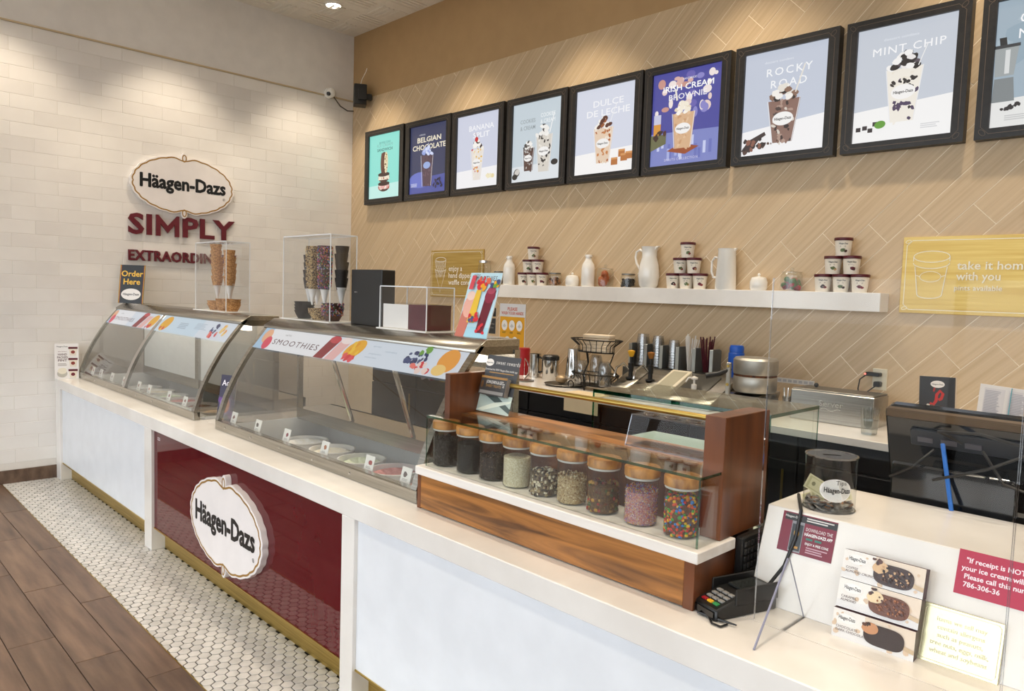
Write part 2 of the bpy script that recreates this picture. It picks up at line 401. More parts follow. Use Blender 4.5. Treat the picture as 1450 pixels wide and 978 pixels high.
# ---------------------------------------------------------------- logo plaques
def logo_outline(w, h, k=1., n=120):
    pts = []
    for i in range(n):
        t = 2*PI*i/n; c, s_ = math.cos(t), math.sin(t)
        sc = 1+.022*abs(math.sin(t*13))
        x = w/2*c*sc; y = h/2*.90*s_*sc
        y -= math.copysign(h*.055*math.exp(-((x/(w*.06))**2)), y)*(1 if abs(s_) > .5 else 0)
        pts.append((x*k, y*k if k == 1 else y-math.copysign(h/2*(1-k), y)*min(1, abs(s_)*1.3)))
    return pts
def plaque(label, w, h, origin, ud, depth, scale_txt=.80):
    t = thing('logo_plaque', label, 'sign', origin, 0, None)
    ud = Vector(ud); nn = ud.cross(Vector((0, 0, 1)))
    M = Matrix(((ud.x, -nn.x, 0, 0), (ud.y, -nn.y, 0, 0), (0, 0, 1, 0), (0, 0, 0, 1)))   # prism y axis -> away from viewer
    ol = logo_outline(w, h)
    m = MB().prism(ol, 0, depth)
    for sg in (1, -1): m.prism([(.030*w*math.cos(2*PI*i/20), sg*h*.435+h*.075*math.sin(2*PI*i/20)) for i in range(20)], .0003, depth)
    m.xf(M).build('plaque_board', mat('plaque_white', 'efe9e6', .35), t, .0015)
    il = logo_outline(w*.955, h*.94); a = Art(); a.line(il, w*.012, 'a87f3a', True)
    for sg in (1, -1):
        a.line([(.018*w*math.cos(2*PI*i/16), sg*h*.425+h*.052*math.sin(2*PI*i/16)) for i in range(16)], w*.010, 'a87f3a', True)
    a.build('gold_line', t, nn*.0006, ud, (0, 0, 1), mat('plaque_gold', 'a87f3a', .4, .3))
    b = Art(); b.v, b.f, b.c = [], [], []
    for du, dv in ((-.0032, 0), (.0032, 0), (0, .0028), (0, -.0028), (0, 0)): b.text(LOGO, du*w/.8, -h*.07+dv*w/.8, h*.285, '14181a', .016, wid=w*.83)
    b.build('lettering', t, nn*.0009, ud, (0, 0, 1)); Art().text('®', w*.40, -h*.17, h*.06, '555555').build('registered_mark', t, nn*.0009, ud, (0, 0, 1))
    return t
plaque('white oval ice cream logo plaque with gold scalloped line on burgundy panel', .80, .49, (-3.388, YF-.012, .402), (1, 0, 0), .03)
plaque('white oval ice cream logo plaque with gold scalloped line on tiled wall', .85, .54, (XL+.03, 2.425, 2.370), (0, 1, 0), .028)
# ---------------------------------------------------------------- wall lettering
ls = thing('wall_lettering', 'burgundy raised letters reading SIMPLY EXTRAORDINARY on white tiled wall', 'lettering', (XL+.02, 1.985, 1.72))
burg = mat('burgundy_letter', '661826', .45)
def letters(s, y0, z0, h, width, bold):
    _, _, x0, x1, b0, b1 = glyphs(s, bold, 1.05); k = width/(x1-x0); kz = h/(b1-b0)
    for i, ch in enumerate(s):
        vs, fs, cx0, cx1, _, _ = glyphs(ch, bold, 1.05)
        if ch == 'M':
            W_, T_, m0 = cx1-cx0, (cx1-cx0)*.19, (cx0+cx1)/2
            vs = [(cx0, b0), (cx0+T_, b0), (cx0+T_, b0+(b1-b0)*.58), (m0, b0+(b1-b0)*.16), (cx1-T_, b0+(b1-b0)*.58), (cx1-T_, b0), (cx1, b0), (cx1, b1), (cx1-T_*.5, b1), (m0, b0+(b1-b0)*.5), (cx0+T_*.5, b1), (cx0, b1)]
            fs = [(0, 1, 2, 11), (11, 2, 10), (2, 3, 9, 10), (3, 4, 8, 9), (4, 7, 8), (4, 5, 6, 7)]
        px1 = glyphs(s[:i+1], bold, 1.05)[3]
        off = px1-cx1-x0
        m = MB()
        for f in fs: m.add([(0, y0+(vs[q][0]+off)*k, z0+(vs[q][1]-b0)*kz) for q in f], [tuple(range(len(f)))])
        me = m.mesh('letter', burg, 0, False); bm = bmesh.new(); bm.from_mesh(me); bmesh.ops.remove_doubles(bm, verts=bm.verts, dist=1e-5)
        ex = bmesh.ops.extrude_face_region(bm, geom=list(bm.faces)); bmesh.ops.translate(bm, verts=[v for v in ex['geom'] if isinstance(v, bmesh.types.BMVert)], vec=(-.016, 0, 0))
        bmesh.ops.recalc_face_normals(bm, faces=bm.faces); bm.to_mesh(me); bm.free(); link('letter', me, ls)
letters('SIMPLY', 0, .215, .175, .885, .028)
letters('EXTRAORDINARY', 0, .0, .090, .905, .03)
# ---------------------------------------------------------------- refrigerated display cases
PROF = [(1.610, .828), (1.627, .88), (1.652, .953), (1.682, 1.02), (1.711, 1.076), (1.748, 1.14), (1.789, 1.202), (1.835, 1.262), (1.882, 1.319), (1.905, 1.345)]
def pz(z):
    for (y0, z0), (y1, z1) in zip(PROF, PROF[1:]):
        if z <= z1: return y0+(y1-y0)*(z-z0)/(z1-z0)
    return PROF[-1][0]
def band(m, xa, xb, out, th, prof=PROF):
    n = len(prof); vs = []
    for y, z in prof:
        for x in (xa, xb): vs += [(x, y-out, z+out*.5), (x, y-out+th, z+out*.5)]
    fs = []
    for i in range(n-1):
        o = i*4; p = o+4
        fs += [(o, o+2, p+2, p), (o+1, p+1, p+3, o+3), (o, p, p+1, o+1), (o+2, o+3, p+3, p+2)]
    fs += [(0, 1, 3, 2), ((n-1)*4, (n-1)*4+2, (n-1)*4+3, (n-1)*4+1)]
    return m.add(vs, fs)
def smoothie_art(w, h, kind):
    a = Art(); a.rect(-w/2, 0, w/2, h, 'dfe8f2'); a.rect(-w/2, 0, -w*.05 if kind != 2 else -w/2+.001, h, 'f2f3f6')
    if kind in (0, 1):
        a.rect(-w/2, 0, -w*.44, h, 'a9cbe6')
        a.ell(-w*.455, h*.62, h*.34, h*.34, 'f0b48a'); a.ell(-w*.43, h*.30, h*.30, h*.32, 'e0405e', .6)
        s = .34 if kind == 0 else .19
        a.text('real fruit', -w*(.33 if kind else .3), h*.72, h*.14, '888888'); a.text('SMOOTHIES', -w*(.26 if kind else .17), h*.28, h*.36, '541828', .0, wid=w*(.27 if kind else .42), space=1.2)
    if kind == 1:
        a.poly([(-w*.12, 0), (-w*.07, 0), (-w*.035, h*.85), (-w*.09, h*.85)], '8e1f2c'); a.ell(-w*.063, h*.84, w*.028, h*.16, 'c8404a')
        a.poly([(-w*.06, 0), (-w*.01, 0), (w*.02, h*.85), (-w*.03, h*.85)], 'edb9b4'); a.ell(-w*.005, h*.85, w*.028, h*.14, 'f7e6e2')
        a.ell(w*.055, h*.55, w*.045, h*.36, 'f0b020', .5); a.blobs(w*.03, h*.4, w*.085, h*.8, ['f6c63a', 'e89a12'], 8, h*.12); a.blobs(w*.03, h*.1, w*.08, h*.3, ['d8323c', 'e85058'], 6, h*.13)
        for i, (u, tx) in enumerate(((.15, 'apple mango'), (.22, 'tropical raspberry'), (.16, 'pomegranate berry'), (.15, 'strawberry banana'))): a.text(tx, w*u, h*(.74-.15*i), h*.09, '9ab0c2')
        a.blobs(w*.29, h*.3, w*.37, h*.72, ['2f3a66', '46527e', '26305a'], 22, h*.10); a.blobs(w*.33, h*.7, w*.37, h*.9, ['6fa63e'], 4, h*.12)
        a.blobs(w*.33, h*.08, w*.41, h*.35, ['d8323c', 'ef7a6e', 'f3d9cf'], 9, h*.13); a.ell(w*.455, h*.55, w*.035, h*.42, 'f0a23c', .3); a.ell(w*.44, h*.2, w*.025, h*.2, 'f6cf7c')
    if kind == 0:
        a.poly([(w*.10, 0), (w*.2, 0), (w*.27, h*.9), (w*.17, h*.9)], '8e1f2c'); a.ell(w*.22, h*.86, w*.055, h*.13, 'c8404a')
        a.poly([(w*.22, 0), (w*.31, 0), (w*.37, h*.8), (w*.28, h*.8)], 'edb9b4'); a.ell(w*.43, h*.5, w*.07, h*.4, 'f0b020', .5); a.blobs(w*.36, h*.1, w*.43, h*.3, ['d8323c'], 4, h*.12)
    if kind == 2:
        a.rect(-w/2, 0, w*.1, h, 'cfe3f1'); a.ell(-w*.40, h*.5, w*.07, h*.42, 'f0b020', .4); a.blobs(-w*.46, h*.1, -w*.36, h*.4, ['d8323c', 'f6c63a'], 6, h*.13)
        a.lines(-w*.2, h*.62, w*.14, h*.05, 4, 'a9bac9'); a.lines(w*.03, h*.72, w*.16, h*.04, 5, 'b9c8d5')
        a.blobs(w*.24, h*.35, w*.32, h*.8, ['2f3a66', '46527e'], 14, h*.11); a.blobs(w*.27, h*.1, w*.35, h*.38, ['d8323c', 'ef7a6e'], 7, h*.13); a.blobs(w*.38, h*.2, w*.45, h*.85, ['f0a23c', 'f6cf7c'], 9, h*.13)
    return a
def flavor_card(x, y, z, where, h=.085, w=.062, rx=.25):
    a = Art(); a.rect(-w/2, 0, w/2, h, 'f4f1ea'); a.ell(rnd.uniform(-.008, .008), h*.68, w*.2, h*.12, rnd.choice(['7a3a22', 'a03028', '4a3020', 'b06a3a', '8c2a3a']), 0, 9, .2)
    a.lines(-w*.3, h*.45, w*.6, h*.03, 2, 'b5b0a8'); a.ell(0, h*.2, w*.14, h*.09, rnd.choice(['5a2a1c', '6e8a3a', 'b8862e', 'a03028']), 0, 9, .2)
    t = thing('flavor_card', 'small white flavor card standing inside the '+where, 'card', (x, y, z), 0, 'flavor cards in the '+where)
    B(-w/2, w/2, .0005, .003, 0, h).xf(Matrix.Rotation(-rx, 4, 'X')).build('card_stock', paper_white, t)
    a.build('print', t, (0, 0, 0), (1, 0, 0), (0, math.sin(rx), math.cos(rx)))
def tub(x, y, z, c1, c2, nm, where, r=.118):
    t = thing('ice_cream_tub', 'round tub of %s ice cream in the %s' % (nm, where), 'ice cream', (x, y, z), 0, 'ice cream tubs in the '+where)
    MB().lathe([(r-.004, 0), (r, .085), (r+.004, .088), (r+.004, .094), (r-.003, .094), (r-.006, .02)], 26, cap=False).build('container', paper_white, t)
    cm = mat('ice_cream_'+c1, c1, .6, col2=c2, scale=(40, 40, 40), bump=.8, bscale=45)
    pr = [(r-.006, .05), (r-.01, .075+rnd.uniform(-.01, .01)), (r*.6, .084), (r*.3, .07), (.001, .076)]
    MB().lathe(pr, 22, cap=False).build('ice_cream', cm, t)
def display_case(name, label, xa, xb, joints, heads, liner):
    t = thing(name, label, 'display case', ((xa+xb)/2, 1.95, LED)); off = -Vector(t.location)
    def bd(m, n, mt, bev=0, sm=True): return m.xf(Matrix.Translation(off)).build(n, mt, t, bev, sm)
    bd(B(xa, xb, 1.604, 1.64, LED, .830), 'base_rail', steel, .002)
    for x in [xa+.3*i+.12 for i in range(int((xb-xa)/.3))]: bd(MB().lathe([(.006, 0), (.004, .003)], 8).xf(Matrix.Translation((x, 1.604, .806)) @ Matrix.Rotation(PI/2, 4, 'X')), 'screw', chrome)
    ed = [xa]+joints+[xb]
    for i, (a, b) in enumerate(zip(ed, ed[1:])):
        m = MB(); pr = PROF[:-1]; n = len(pr)
        m.add([(x, y+.004, z) for y, z in pr for x in (a+.02, b-.02)], [(2*k, 2*k+1, 2*k+3, 2*k+2) for k in range(n-1)])
        bd(m, 'curved_glass', case_glass)
        w = b-a-.06
        z0, z1 = 1.218, 1.322; vd = Vector((0, pz(z1)-pz(z0), z1-z0)); hgt = vd.length
        hp = smoothie_art(w, hgt, heads[i]).build('header_print', t, Vector(((a+b)/2, pz(z0)-.008, z0))+off, (1, 0, 0), vd.normalized(), HEAD)
    for x in [xa]+joints+[xb]:
        xx = (x, x+.034) if x == xa else ((x-.034, x) if x == xb else (x-.024, x+.024))
        bd(band(MB(), xx[0], xx[1], .006, .02), 'curved_frame', chrome if x in joints else steel, 0)
    # side panels, roof, rear
    for x0 in (xa, xb-.006):
        pp = [(y+.012, z) for y, z in PROF]+[(2.105, 1.345), (2.105, .80), (1.63, .80)]
        bd(MB().prism(pp, x0, x0+.006, 0, 'x'), 'end_panel', glassmat('smoked_side_glass', (.74, .72, .69), .14), 0, False)
        bd(B(x0-.004, x0+.012, 2.08, 2.11, .80, 1.33), 'rear_post', steel)
    bd(MB().prism([(1.872, 1.322), (1.872, 1.336), (1.932, 1.374), (2.112, 1.372), (2.112, 1.312), (1.93, 1.312)], xa, xb, 0, 'x'), 'roof', steel, .002)
    bd(B(xa+.01, xb-.01, 1.63, 1.70, LED, .795), 'card_shelf', pale_grey); bd(B(xa+.01, xb-.01, 1.665, 2.30, .562, .60), 'deck', pale_grey); bd(B(xa+.01, xb-.01, 1.663, 1.672, .60, LED), 'well_front', pale_grey); bd(B(xa+.01, xb-.01, 2.28, 2.30, .60, .86), 'well_back', pale_grey)
    for x0 in (xa+.005, xb-.015): bd(B(x0, x0+.01, 1.67, 2.29, .60, .80), 'well_side', pale_grey)
    bd(B(xa+.01, xb-.01, 1.915, 1.945, 1.285, 1.310), 'light_tube', emat('case_tube_'+name, 'fffaf0', 7.0))
    if liner:
        bd(B(xa+.01, xb-.01, 2.085, 2.105, .80, 1.312), 'rear_door', pale_grey); bd(B((xa+xb)/2-.03, (xa+xb)/2+.03, 2.067, 2.085, .80, 1.312), 'door_pull', steel)
    else:
        bd(B(xa+.01, xb-.01, 2.08, 2.105, 1.24, 1.312), 'rear_header', steel)
        for x in (xa+.62, xa+1.15): bd(MB().tube([(x, 1.90, 1.30), (x-.05, 2.09, .86)], .012, 8), 'strut', chrome)
    bd(B(xa+.01, xb-.01, 2.075, 2.30, .795, .86), 'rear_sill', steel)
    return t
display_case('gelato_case', 'two-bay curved-glass steel ice cream display case next to the tiled wall', -6.455, -4.158, [-5.385], [0, 2], True)
display_case('dipping_case', 'curved-glass steel ice cream display case beside the walnut topping stand', -3.866, -2.10, [], [1], False)
FL = [('efe3c8', 'f7efdc', 'cream-white'), ('6b4226', '8a5a38', 'chocolate brown'), ('e8c9c2', 'f2ddd6', 'pale pink'), ('cfd8b4', 'e2e8cc', 'pale green'), ('d9b48a', 'ecd0a8', 'caramel'), ('f2eee4', 'ffffff', 'white'), ('b5665e', 'd59088', 'berry red'), ('ead9a0', 'f5ebc4', 'pale yellow')]
for xa, xb, wh_ in ((-6.40, -4.2, 'two-bay display case'), (-3.82, -2.13, 'display case beside the topping stand')):
    n = int((xb-xa)/.262); st = (xb-xa)/n
    for i in range(n):
        for j, y in enumerate((1.795, 2.035)): tub(xa+st*(i+.5), y, .61, *FL[(i*3+j*5) % 8], wh_)
for x in (-6.32, -6.12, -5.85, -5.58, -5.27, -5.07, -4.72, -4.46): flavor_card(x, 1.655, .795, 'two-bay display case')
for x in (-3.78, -3.50, -3.2, -2.85, -2.5, -2.25): flavor_card(x, 1.655, .795, 'display case beside the topping stand')
# ================================================================ WALNUT TOPPING STAND
ts = thing('topping_stand', 'walnut topping stand with white shelf, glass case and brass rail', 'topping stand', (-1.505, 1.60, LED))
def tb(m, n, mt, bev=0, sm=True): return m.xf(Matrix.Translation((1.505, -1.60, -LED))).build(n, mt, ts, bev, sm)
X0, X1 = -2.068, -.938
tb(B(X0+.02, X1-.03, 1.585, 1.60, LED+.004, .906), 'front_board', walnut, .001)
tb(B(X0, X0+.02, 1.585, 1.89, LED, .906), 'side_board', walnut_dark, .001)
tb(B(X1-.03, X1, 1.585, 1.89, LED, .906), 'side_board', walnut_dark, .001)
tb(B(X0+.02, X1-.03, 1.76, 1.785, .906, 1.10), 'riser_board', walnut_dark)
tb(B(X0+.02, X1-.03, 1.76, 1.94, 1.085, 1.11), 'upper_shelf', walnut, .001)
tb(B(X0+.02, X1-.03, 1.915, 1.94, LED, 1.085), 'back_board', walnut_dark)
tb(B(X0-.003, X1+.012, 1.575, 1.762, .906, .935), 'white_shelf', mat('whitewashed_wood', 'e6e0d8', .5, col2='f0ece6', scale=(3, 30, 30)), .002)
for a, b in ((X0, X0+.028), (X1-.06, X1)): tb(B(a, b, 1.70, 1.94, .936, 1.258), 'end_panel', walnut_dark, .0015)
tb(MB().tube([(X0+.02, 1.86, 1.222), (X1-.05, 1.86, 1.222)], .0085, 12), 'brass_rail', brass)
gx0, gx1, gy0, gy1, gz = X0+.022, X1-.006, 1.603, 1.757, 1.116
for n, bxs in (('front_pane', (gx0, gx1, gy0, gy0+.005, .935, gz-.006)), ('end_pane', (gx0, gx0+.005, gy0+.005, gy1, .935, gz-.006)), ('end_pane', (gx1-.005, gx1, gy0+.005, gy1, .935, gz-.006)), ('top_pane', (gx0, gx1, gy0, gy1, gz-.006, gz))):
    tb(B(*bxs), n, glass, 0, False)
e = MB(); e.box(gx0, gx1, gy0-.001, gy0, gz-.007, gz+.0005); e.box(gx1, gx1+.001, gy0, gy1, gz-.007, gz+.0005); e.box(gx1-.005, gx1+.0008, gy0-.0008, gy0, .935, gz-.006); e.box(gx0, gx0+.005, gy0-.0008, gy0, .935, gz-.006)
e.box(gx1, gx1+.0008, gy1-.004, gy1, .935, gz-.006); tb(e, 'glass_edge', pale_edge, 0, False)
# jars ------------------------------------------------------------
def bits(n, r, z0, z1, cols, kind, size):
    m = MB(); cm = []
    for _ in range(n):
        a = rnd.uniform(0, 2*PI); z = rnd.uniform(z0, z1); rr = r-size*.4 if rnd.random() < .8 or z < z1-.012 else r*math.sqrt(rnd.random())
        if rnd.random() < .18: z = z1+rnd.uniform(-.004, .004); rr = (r-size)*math.sqrt(rnd.random())
        p = (rr*math.cos(a), rr*math.sin(a), z); c0 = len(m.f)
        if kind == 'disc': m.ell(p, (size*rnd.uniform(.7, 1), size*rnd.uniform(.7, 1), size*rnd.uniform(.6, .9)), 8, 5)
        elif kind == 'rod':
            d = Vector((rnd.uniform(-1, 1), rnd.uniform(-1, 1), rnd.uniform(-1, 1))).normalized()*size*1.6
            m.tube([Vector(p)-d, Vector(p)+d], size*.42, 5)
        else: m.ell(p, (size*rnd.uniform(.5, 1.2), size*rnd.uniform(.5, 1.2), size*rnd.uniform(.5, 1)), 5, 3)
        cm.append((len(m.f)-c0, lin(rnd.choice(cols))))
    return m, cm
def colored(m, cm, name, parent, mt):
    me = bpy.data.meshes.new(name); me.from_pydata(m.v, [], m.f); me.materials.append(mt)
    at = me.color_attributes.new('Col', 'FLOAT_COLOR', 'CORNER'); buf = []; k = 0
    for cnt, c in cm:
        for f in m.f[k:k+cnt]: buf += list(c)*len(f)
        k += cnt
    at.data.foreach_set('color', buf); me.shade_smooth()
    return link(name, me, parent)
CANDY = printmat('candy_colors', 0, .3)
JARS = [('black cookie crumbs', '1a1512', '3a322c', .10, 'lump', .0045, ['191512', '2b231e', '3c342e'], 420),
        ('fine black cookie powder', '16130f', '241f1a', .108, None, 0, None, 0),
        ('dark chocolate flakes', '21150f', '3c2a20', .085, 'lump', .0025, ['24160f', '4a3222', '8a7566'], 500),
        ('cream coconut flakes', 'cdbd98', 'efe6cc', .103, None, 0, None, 0),
        ('chopped cookies and nuts', '4a3a2a', '8a7558', .075, 'lump', .008, ['d9ccb0', 'b29a74', '5a3d28', '3c2a1c', 'e6dcc4'], 260),
        ('crushed peanuts', '9c7c52', 'd6bf94', .085, 'lump', .0036, ['cdb388', 'e2cfa8', '8a6438', 'b8925c'], 620),
        ('gummy candies', '4a3320', '7a5a34', .085, 'lump', .0085, ['7a4a24', 'a03028', '4a5a30', 'b88a3a', '6a3a20', '8a6a3a'], 130),
        ('rainbow sprinkles', 'b06a7a', 'd9b0a0', .098, 'rod', .0021, ['e8e2d8', 'd05a6e', '4a78c0', 'e08a3a', '8a4aa0', 'c8b8c8', 'b84a3a', 'e6c85a'], 1900),
        ('colorful candy-coated chocolates', '5a3a22', '7a4a2a', .105, 'disc', .0062, ['e8b81a', '2a78c8', 'd8481e', '3a9a38', 'e07a1a', '5a3420', 'c82a2a'], 560)]
JPX = ((630.7, 662), (664.5, 671), (697, 682), (731, 692), (770, 703), (809, 715), (853, 727), (906.5, 742), (963.4, 760))
for (nm, c1, c2, fz, kind, sz, cols, n), (px, py) in zip(JARS, JPX):
    p = ony(px, py-3, 1.668)
    t = thing('topping_jar', 'glass jar of '+nm+' with olive wood lid', 'jar', (p.x, 1.668, .935), rnd.uniform(0, 6), 'topping jars in the glass case')
    R = .0455
    MB().lathe([(.001, .001), (R-.006, .001), (R, .006), (R, .128)], 32, cap=False).build('glass_body', jar_glass, t)
    MB().lathe([(R-.001, .127), (R+.0012, .128), (R+.0012, .134), (R-.001, .134)], 32, cap=False).build('rim_seal', mat('seal', 'c9c6c0', .4), t)
    MB().lathe([(R+.001, .133), (R+.004, .135), (R+.004, .157), (R+.002, .160), (.001, .1605)], 36, cap=True).build('lid', olive_lid, t)
    fm = mat('fill_'+nm.replace(' ', '_'), c1, .8, col2=c2, scale=(220, 220, 220), bump=.5, bscale=300)
    MB().lathe([(.001, .004), (R-.006, .004), (R-.002, .010), (R-.002, fz-.006), (R*.6, fz), (.001, fz-.003)], 26, cap=False).build('contents', fm, t)
    if kind:
        m, cm = bits(n, R-.0022, .006, fz, cols, kind, sz); stuff(colored(m, cm, 'loose_pieces', t, CANDY))
# rewards card holder, acrylic cup stand ------------------------------------------------------------
def lean(rx): return Vector((0, math.sin(rx), math.cos(rx)))
h = thing('card_holder', 'clear acrylic holder with grey rewards leaflet and cards on walnut shelf', 'leaflet holder', (-1.955, 1.83, 1.11), 0)
rx = .28; Rm = Matrix.Rotation(-rx, 4, 'X')
B(-.09, .09, 0, .003, 0, .225).xf(Rm).build('back_plate', acrylic, h); B(-.09, .09, -.02, .10, 0, .003).build('foot_plate', acrylic, h)
a = Art(); a.rect(-.088, .006, .088, .22, '45474b'); a.rect(-.088, .006, .088, .075, 'b9c9c0'); a.poly([(-.07, .075), (.0, .075), (.088, .03), (.088, .012), (.03, .035)], '4c5a56'); a.poly([(-.088, .01), (-.05, .01), (.08, .05), (.088, .06), (0, .045)], 'dfe8d8')
a.ell(-.07, .192, .022, .014, 'f0ece6'); a.text(LOGO, -.07, .189, .008, '222222', .01, wid=.036); a.text('sweet rewards', .028, .188, .022, 'e8e4de', 0, wid=.125, space=1.2)
a.text('Download the NEW Häagen-Dazs mobile app', 0, .163, .011, 'e8e4de', .0, wid=.17); a.rect(-.06, .154, .07, .157, 'b58a4a')
a.build('leaflet', h, lean(rx)*0+Vector((0, -.001, 0)), (1, 0, 0), lean(rx))
B(-.072, .072, -.03, -.004, .062, .145).xf(Rm).build('card_pocket', acrylic, h)
B(-.068, .068, -.026, -.006, .068, .135).xf(Rm).build('card_stack', mat('card_edges', '8f8c88', .6), h)
a = Art(); a.rect(-.068, 0, .068, .07, '3c3a39'); a.rect(-.068, .062, .068, .07, 'a97a3a'); a.text('JOIN.EARN.&.GET', .008, .044, .016, 'e8e4de', .008, wid=.09); a.text('SWEET TREATS', .004, .03, .013, 'b58a4a', .005, wid=.08); a.rect(-.062, .004, .062, .016, '8f8c88'); a.lines(.052, .045, .012, .003, 3, 'c8c4be'); a.ell(-.055, .038, .006, .014, '6a4a2a')
fo = Rm @ Vector((0, -.0268, .067)); a.build('top_card', h, fo, (1, 0, 0), lean(rx))
h = thing('cup_stand', 'clear acrylic sample cup stand with round holes on walnut shelf', 'stand', (-1.165, 1.80, 1.11), 0)
B(-.16, .15, 0, .003, 0, .095).xf(Matrix.Rotation(-.3, 4, 'X')).build('front_plate', guard_ac, h); B(-.16, .15, 0, .11, 0, .003).build('base_plate', guard_ac, h); B(-.16, .15, .028, .11, .090, .093).build('top_plate', guard_ac, h)
e = MB(); e.box(-.161, -.159, 0, .003, 0, .095); e.box(.149, .151, 0, .003, 0, .095); e.xf(Matrix.Rotation(-.3, 4, 'X')); e.box(-.16, .15, .026, .028, .089, .094); e.box(-.16, .15, -.002, 0, 0, .004); e.build('polished_edge', acr_edge, h)
for i in range(4): MB().ring((-.115+i*.075, .068, .094), .023, .003, 20, 6).build('hole_rim', acr_edge, h)
# ================================================================ RIGHT END OF THE COUNTER
rs = thing('counter_riser', 'white quartz riser block with sloped front on the counter end', 'counter riser', (0, 1.8, LED))
MB().prism([(1.772-1.8, 0), (1.852-1.8, .238), (2.2-1.8, .238), (2.2-1.8, 0)], -.885, XE-.02, 0, 'x').build('block', quartz, rs, .002)
slope = Vector((0, .08, .238)).normalized()
def on_front(px, py):           # point on the sloped face: 1.772+.3361*(z-LED)
    d = ray(px, py); k = .08/.238; t = (1.772+k*(H-LED))/(d.y-k*d.z); return CC+d*t
def front_sign(name, label, tl, tr, bl, art, mt=None):
    P, Q, Rr = on_front(*tl), on_front(*tr), on_front(*bl); w = abs(Q.x-P.x); hh = (P-Rr).length
    t = thing(name, label, 'sign', (P.x, (P.y+Rr.y)/2-.001, Rr.z))
    nn = Vector((1, 0, 0)).cross(slope)
    m = MB(); m.box(0, w, 0, .0012, 0, hh); Mx = Matrix(((1, 0, 0, 0), (0, -nn.y, slope.y, 0), (0, -nn.z, slope.z, 0), (0, 0, 0, 1)))
    base = Vector((P.x, Rr.y, Rr.z))-Vector(t.location)+nn*.0015
    m.xf(Matrix.Translation(base) @ Mx).build('sheet', paper_white, t)
    art(w, hh).build('print', t, base+nn*.0003, (1, 0, 0), slope)
def app_art(w, h):
    a = Art(); a.rect(0, 0, w, h, '7e1430'); a.rect(w*.05, h*.80, w, h*.97, '1d1b1c'); a.text(LOGO, w*.2, h*.87, h*.08, 'e8e4e0', .01); a.ell(w*.31, h*.89, .004, .007, 'b8862e'); a.lines(w*.45, h*.91, w*.5, h*.03, 2, 'd8d4d0')
    a.rect(w*.20, h*.03, w*.43, h*.80, '8f8f94'); a.rect(w*.215, h*.07, w*.415, h*.73, '2b2f33'); a.ell(w*.31, h*.5, .007, .009, 'b8862e'); a.rect(w*.25, h*.12, w*.38, h*.18, 'c08a3a')
    a.text('DOWNLOAD THE', w*.71, h*.62, h*.12, 'e8dcdc', .004, wid=w*.48); a.text('HÄAGEN-DAZS APP', w*.71, h*.50, h*.105, 'ffffff', .02, wid=w*.5)
    a.rect(w*.5, h*.40, w*.62, h*.45, '2a7a68'); a.rect(w*.66, h*.40, w*.78, h*.45, '2a7a68'); a.text('ENJOY A FREE CONE', w*.71, h*.28, h*.085, 'ffffff', .008, wid=w*.42); a.lines(w*.53, h*.2, w*.4, h*.03, 3, 'c89aa6')
    return a
front_sign('app_sign', 'burgundy app download sign with a phone picture on white riser', (1111, 722), (1188, 740), (1099, 776), app_art)
def rec_art(w, h):
    a = Art(); a.rect(0, 0, w, h, 'b3123e')
    for i, s in enumerate(('"If receipt is NOT given', 'your ice cream will be free.', 'Please call this number', '786-306-36')): a.text(s, w*.075 if i != 1 else w*.04, h*(.73-.18*i), h*.155, 'f4e4ea', .022, 'l')
    return a
front_sign('receipt_sign', 'crimson notice about receipts in white lettering on white riser', (1360, 776), (1530, 812), (1350, 838), rec_art)
# ice cream bar boxes
def bar_box(label, z, dy, bar, bite, nuts, tilt, txt):
    t = thing('ice_cream_bar_box', label, 'box', (-.566, 1.748+dy, z), .02, 'ice cream bar boxes stacked against the riser')
    w, hh, d = .176, .066, .030
    B(-w/2, w/2, 0, d, 0, hh).xf(Matrix.Rotation(-tilt, 4, 'X')).build('carton', [mat('carton_side', '3c0f22', .5)], t)
    a = Art(); a.rect(-w/2, 0, w/2, hh, 'e6d5c2'); a.rect(-w/2, 0, w*.5, hh*.30, 'e9e6e4'); a.poly([(-w/2, hh*.25), (-w*.1, hh*.3), (-w*.1, hh), (-w/2, hh)], 'f1ece6')
    a.blobs(-w*.48, hh*.1, w*.45, hh*.95, ['e0c8ae', 'dcc2a6'], 14, .006)
    a.ell(-w*.32, hh*.72, w*.12, hh*.17, 'f6f2ee'); a.text(LOGO, -w*.32, hh*.67, .012, '1b1b1b', .02, wid=w*.21); a.text(txt[0], -w*.45, hh*.36, .008, '7a6a6a', .005, 'l'); a.text(txt[1], -w*.45, hh*.24, .008, '7a6a6a', .005, 'l')
    a.poly([(w*.34, hh*.30), (w*.5, hh*.22), (w*.5, hh*.36), (w*.34, hh*.44)], 'cdb493')
    pts = [(-.042+.0, .0)]
    def cap(cx, cy, rx, ry, c): a.poly([(cx+rx*math.copysign(abs(math.cos(q))**.55, math.cos(q)), cy+ry*math.copysign(abs(math.sin(q))**.75, math.sin(q))) for q in [2*PI*i/30 for i in range(30)]], c)
    cap(w*.14, hh*.47, w*.245, hh*.36, bar); a.ell(-w*.03, hh*.66, w*.10, hh*.2, bite, .2, 14, .08); a.blobs(-w*.13, hh*.72, -w*.02, hh*.95, ['5a3020', '3a2018'], 4, .005)
    if nuts: a.blobs(w*.0, hh*.22, w*.34, hh*.72, nuts, 60, .0028)
    fo = Matrix.Rotation(-tilt, 4, 'X') @ Vector((0, -.0006, 0)); a.build('print', t, fo, (1, 0, 0), lean(tilt), eps=.00008)
bar_box('ice cream bar box with plain dark chocolate bar, lowest of its stack', LED, -.016, '33211c', 'c98f66', None, .10, ('CHOCOLATE', 'DARK CHOCOLATE'))
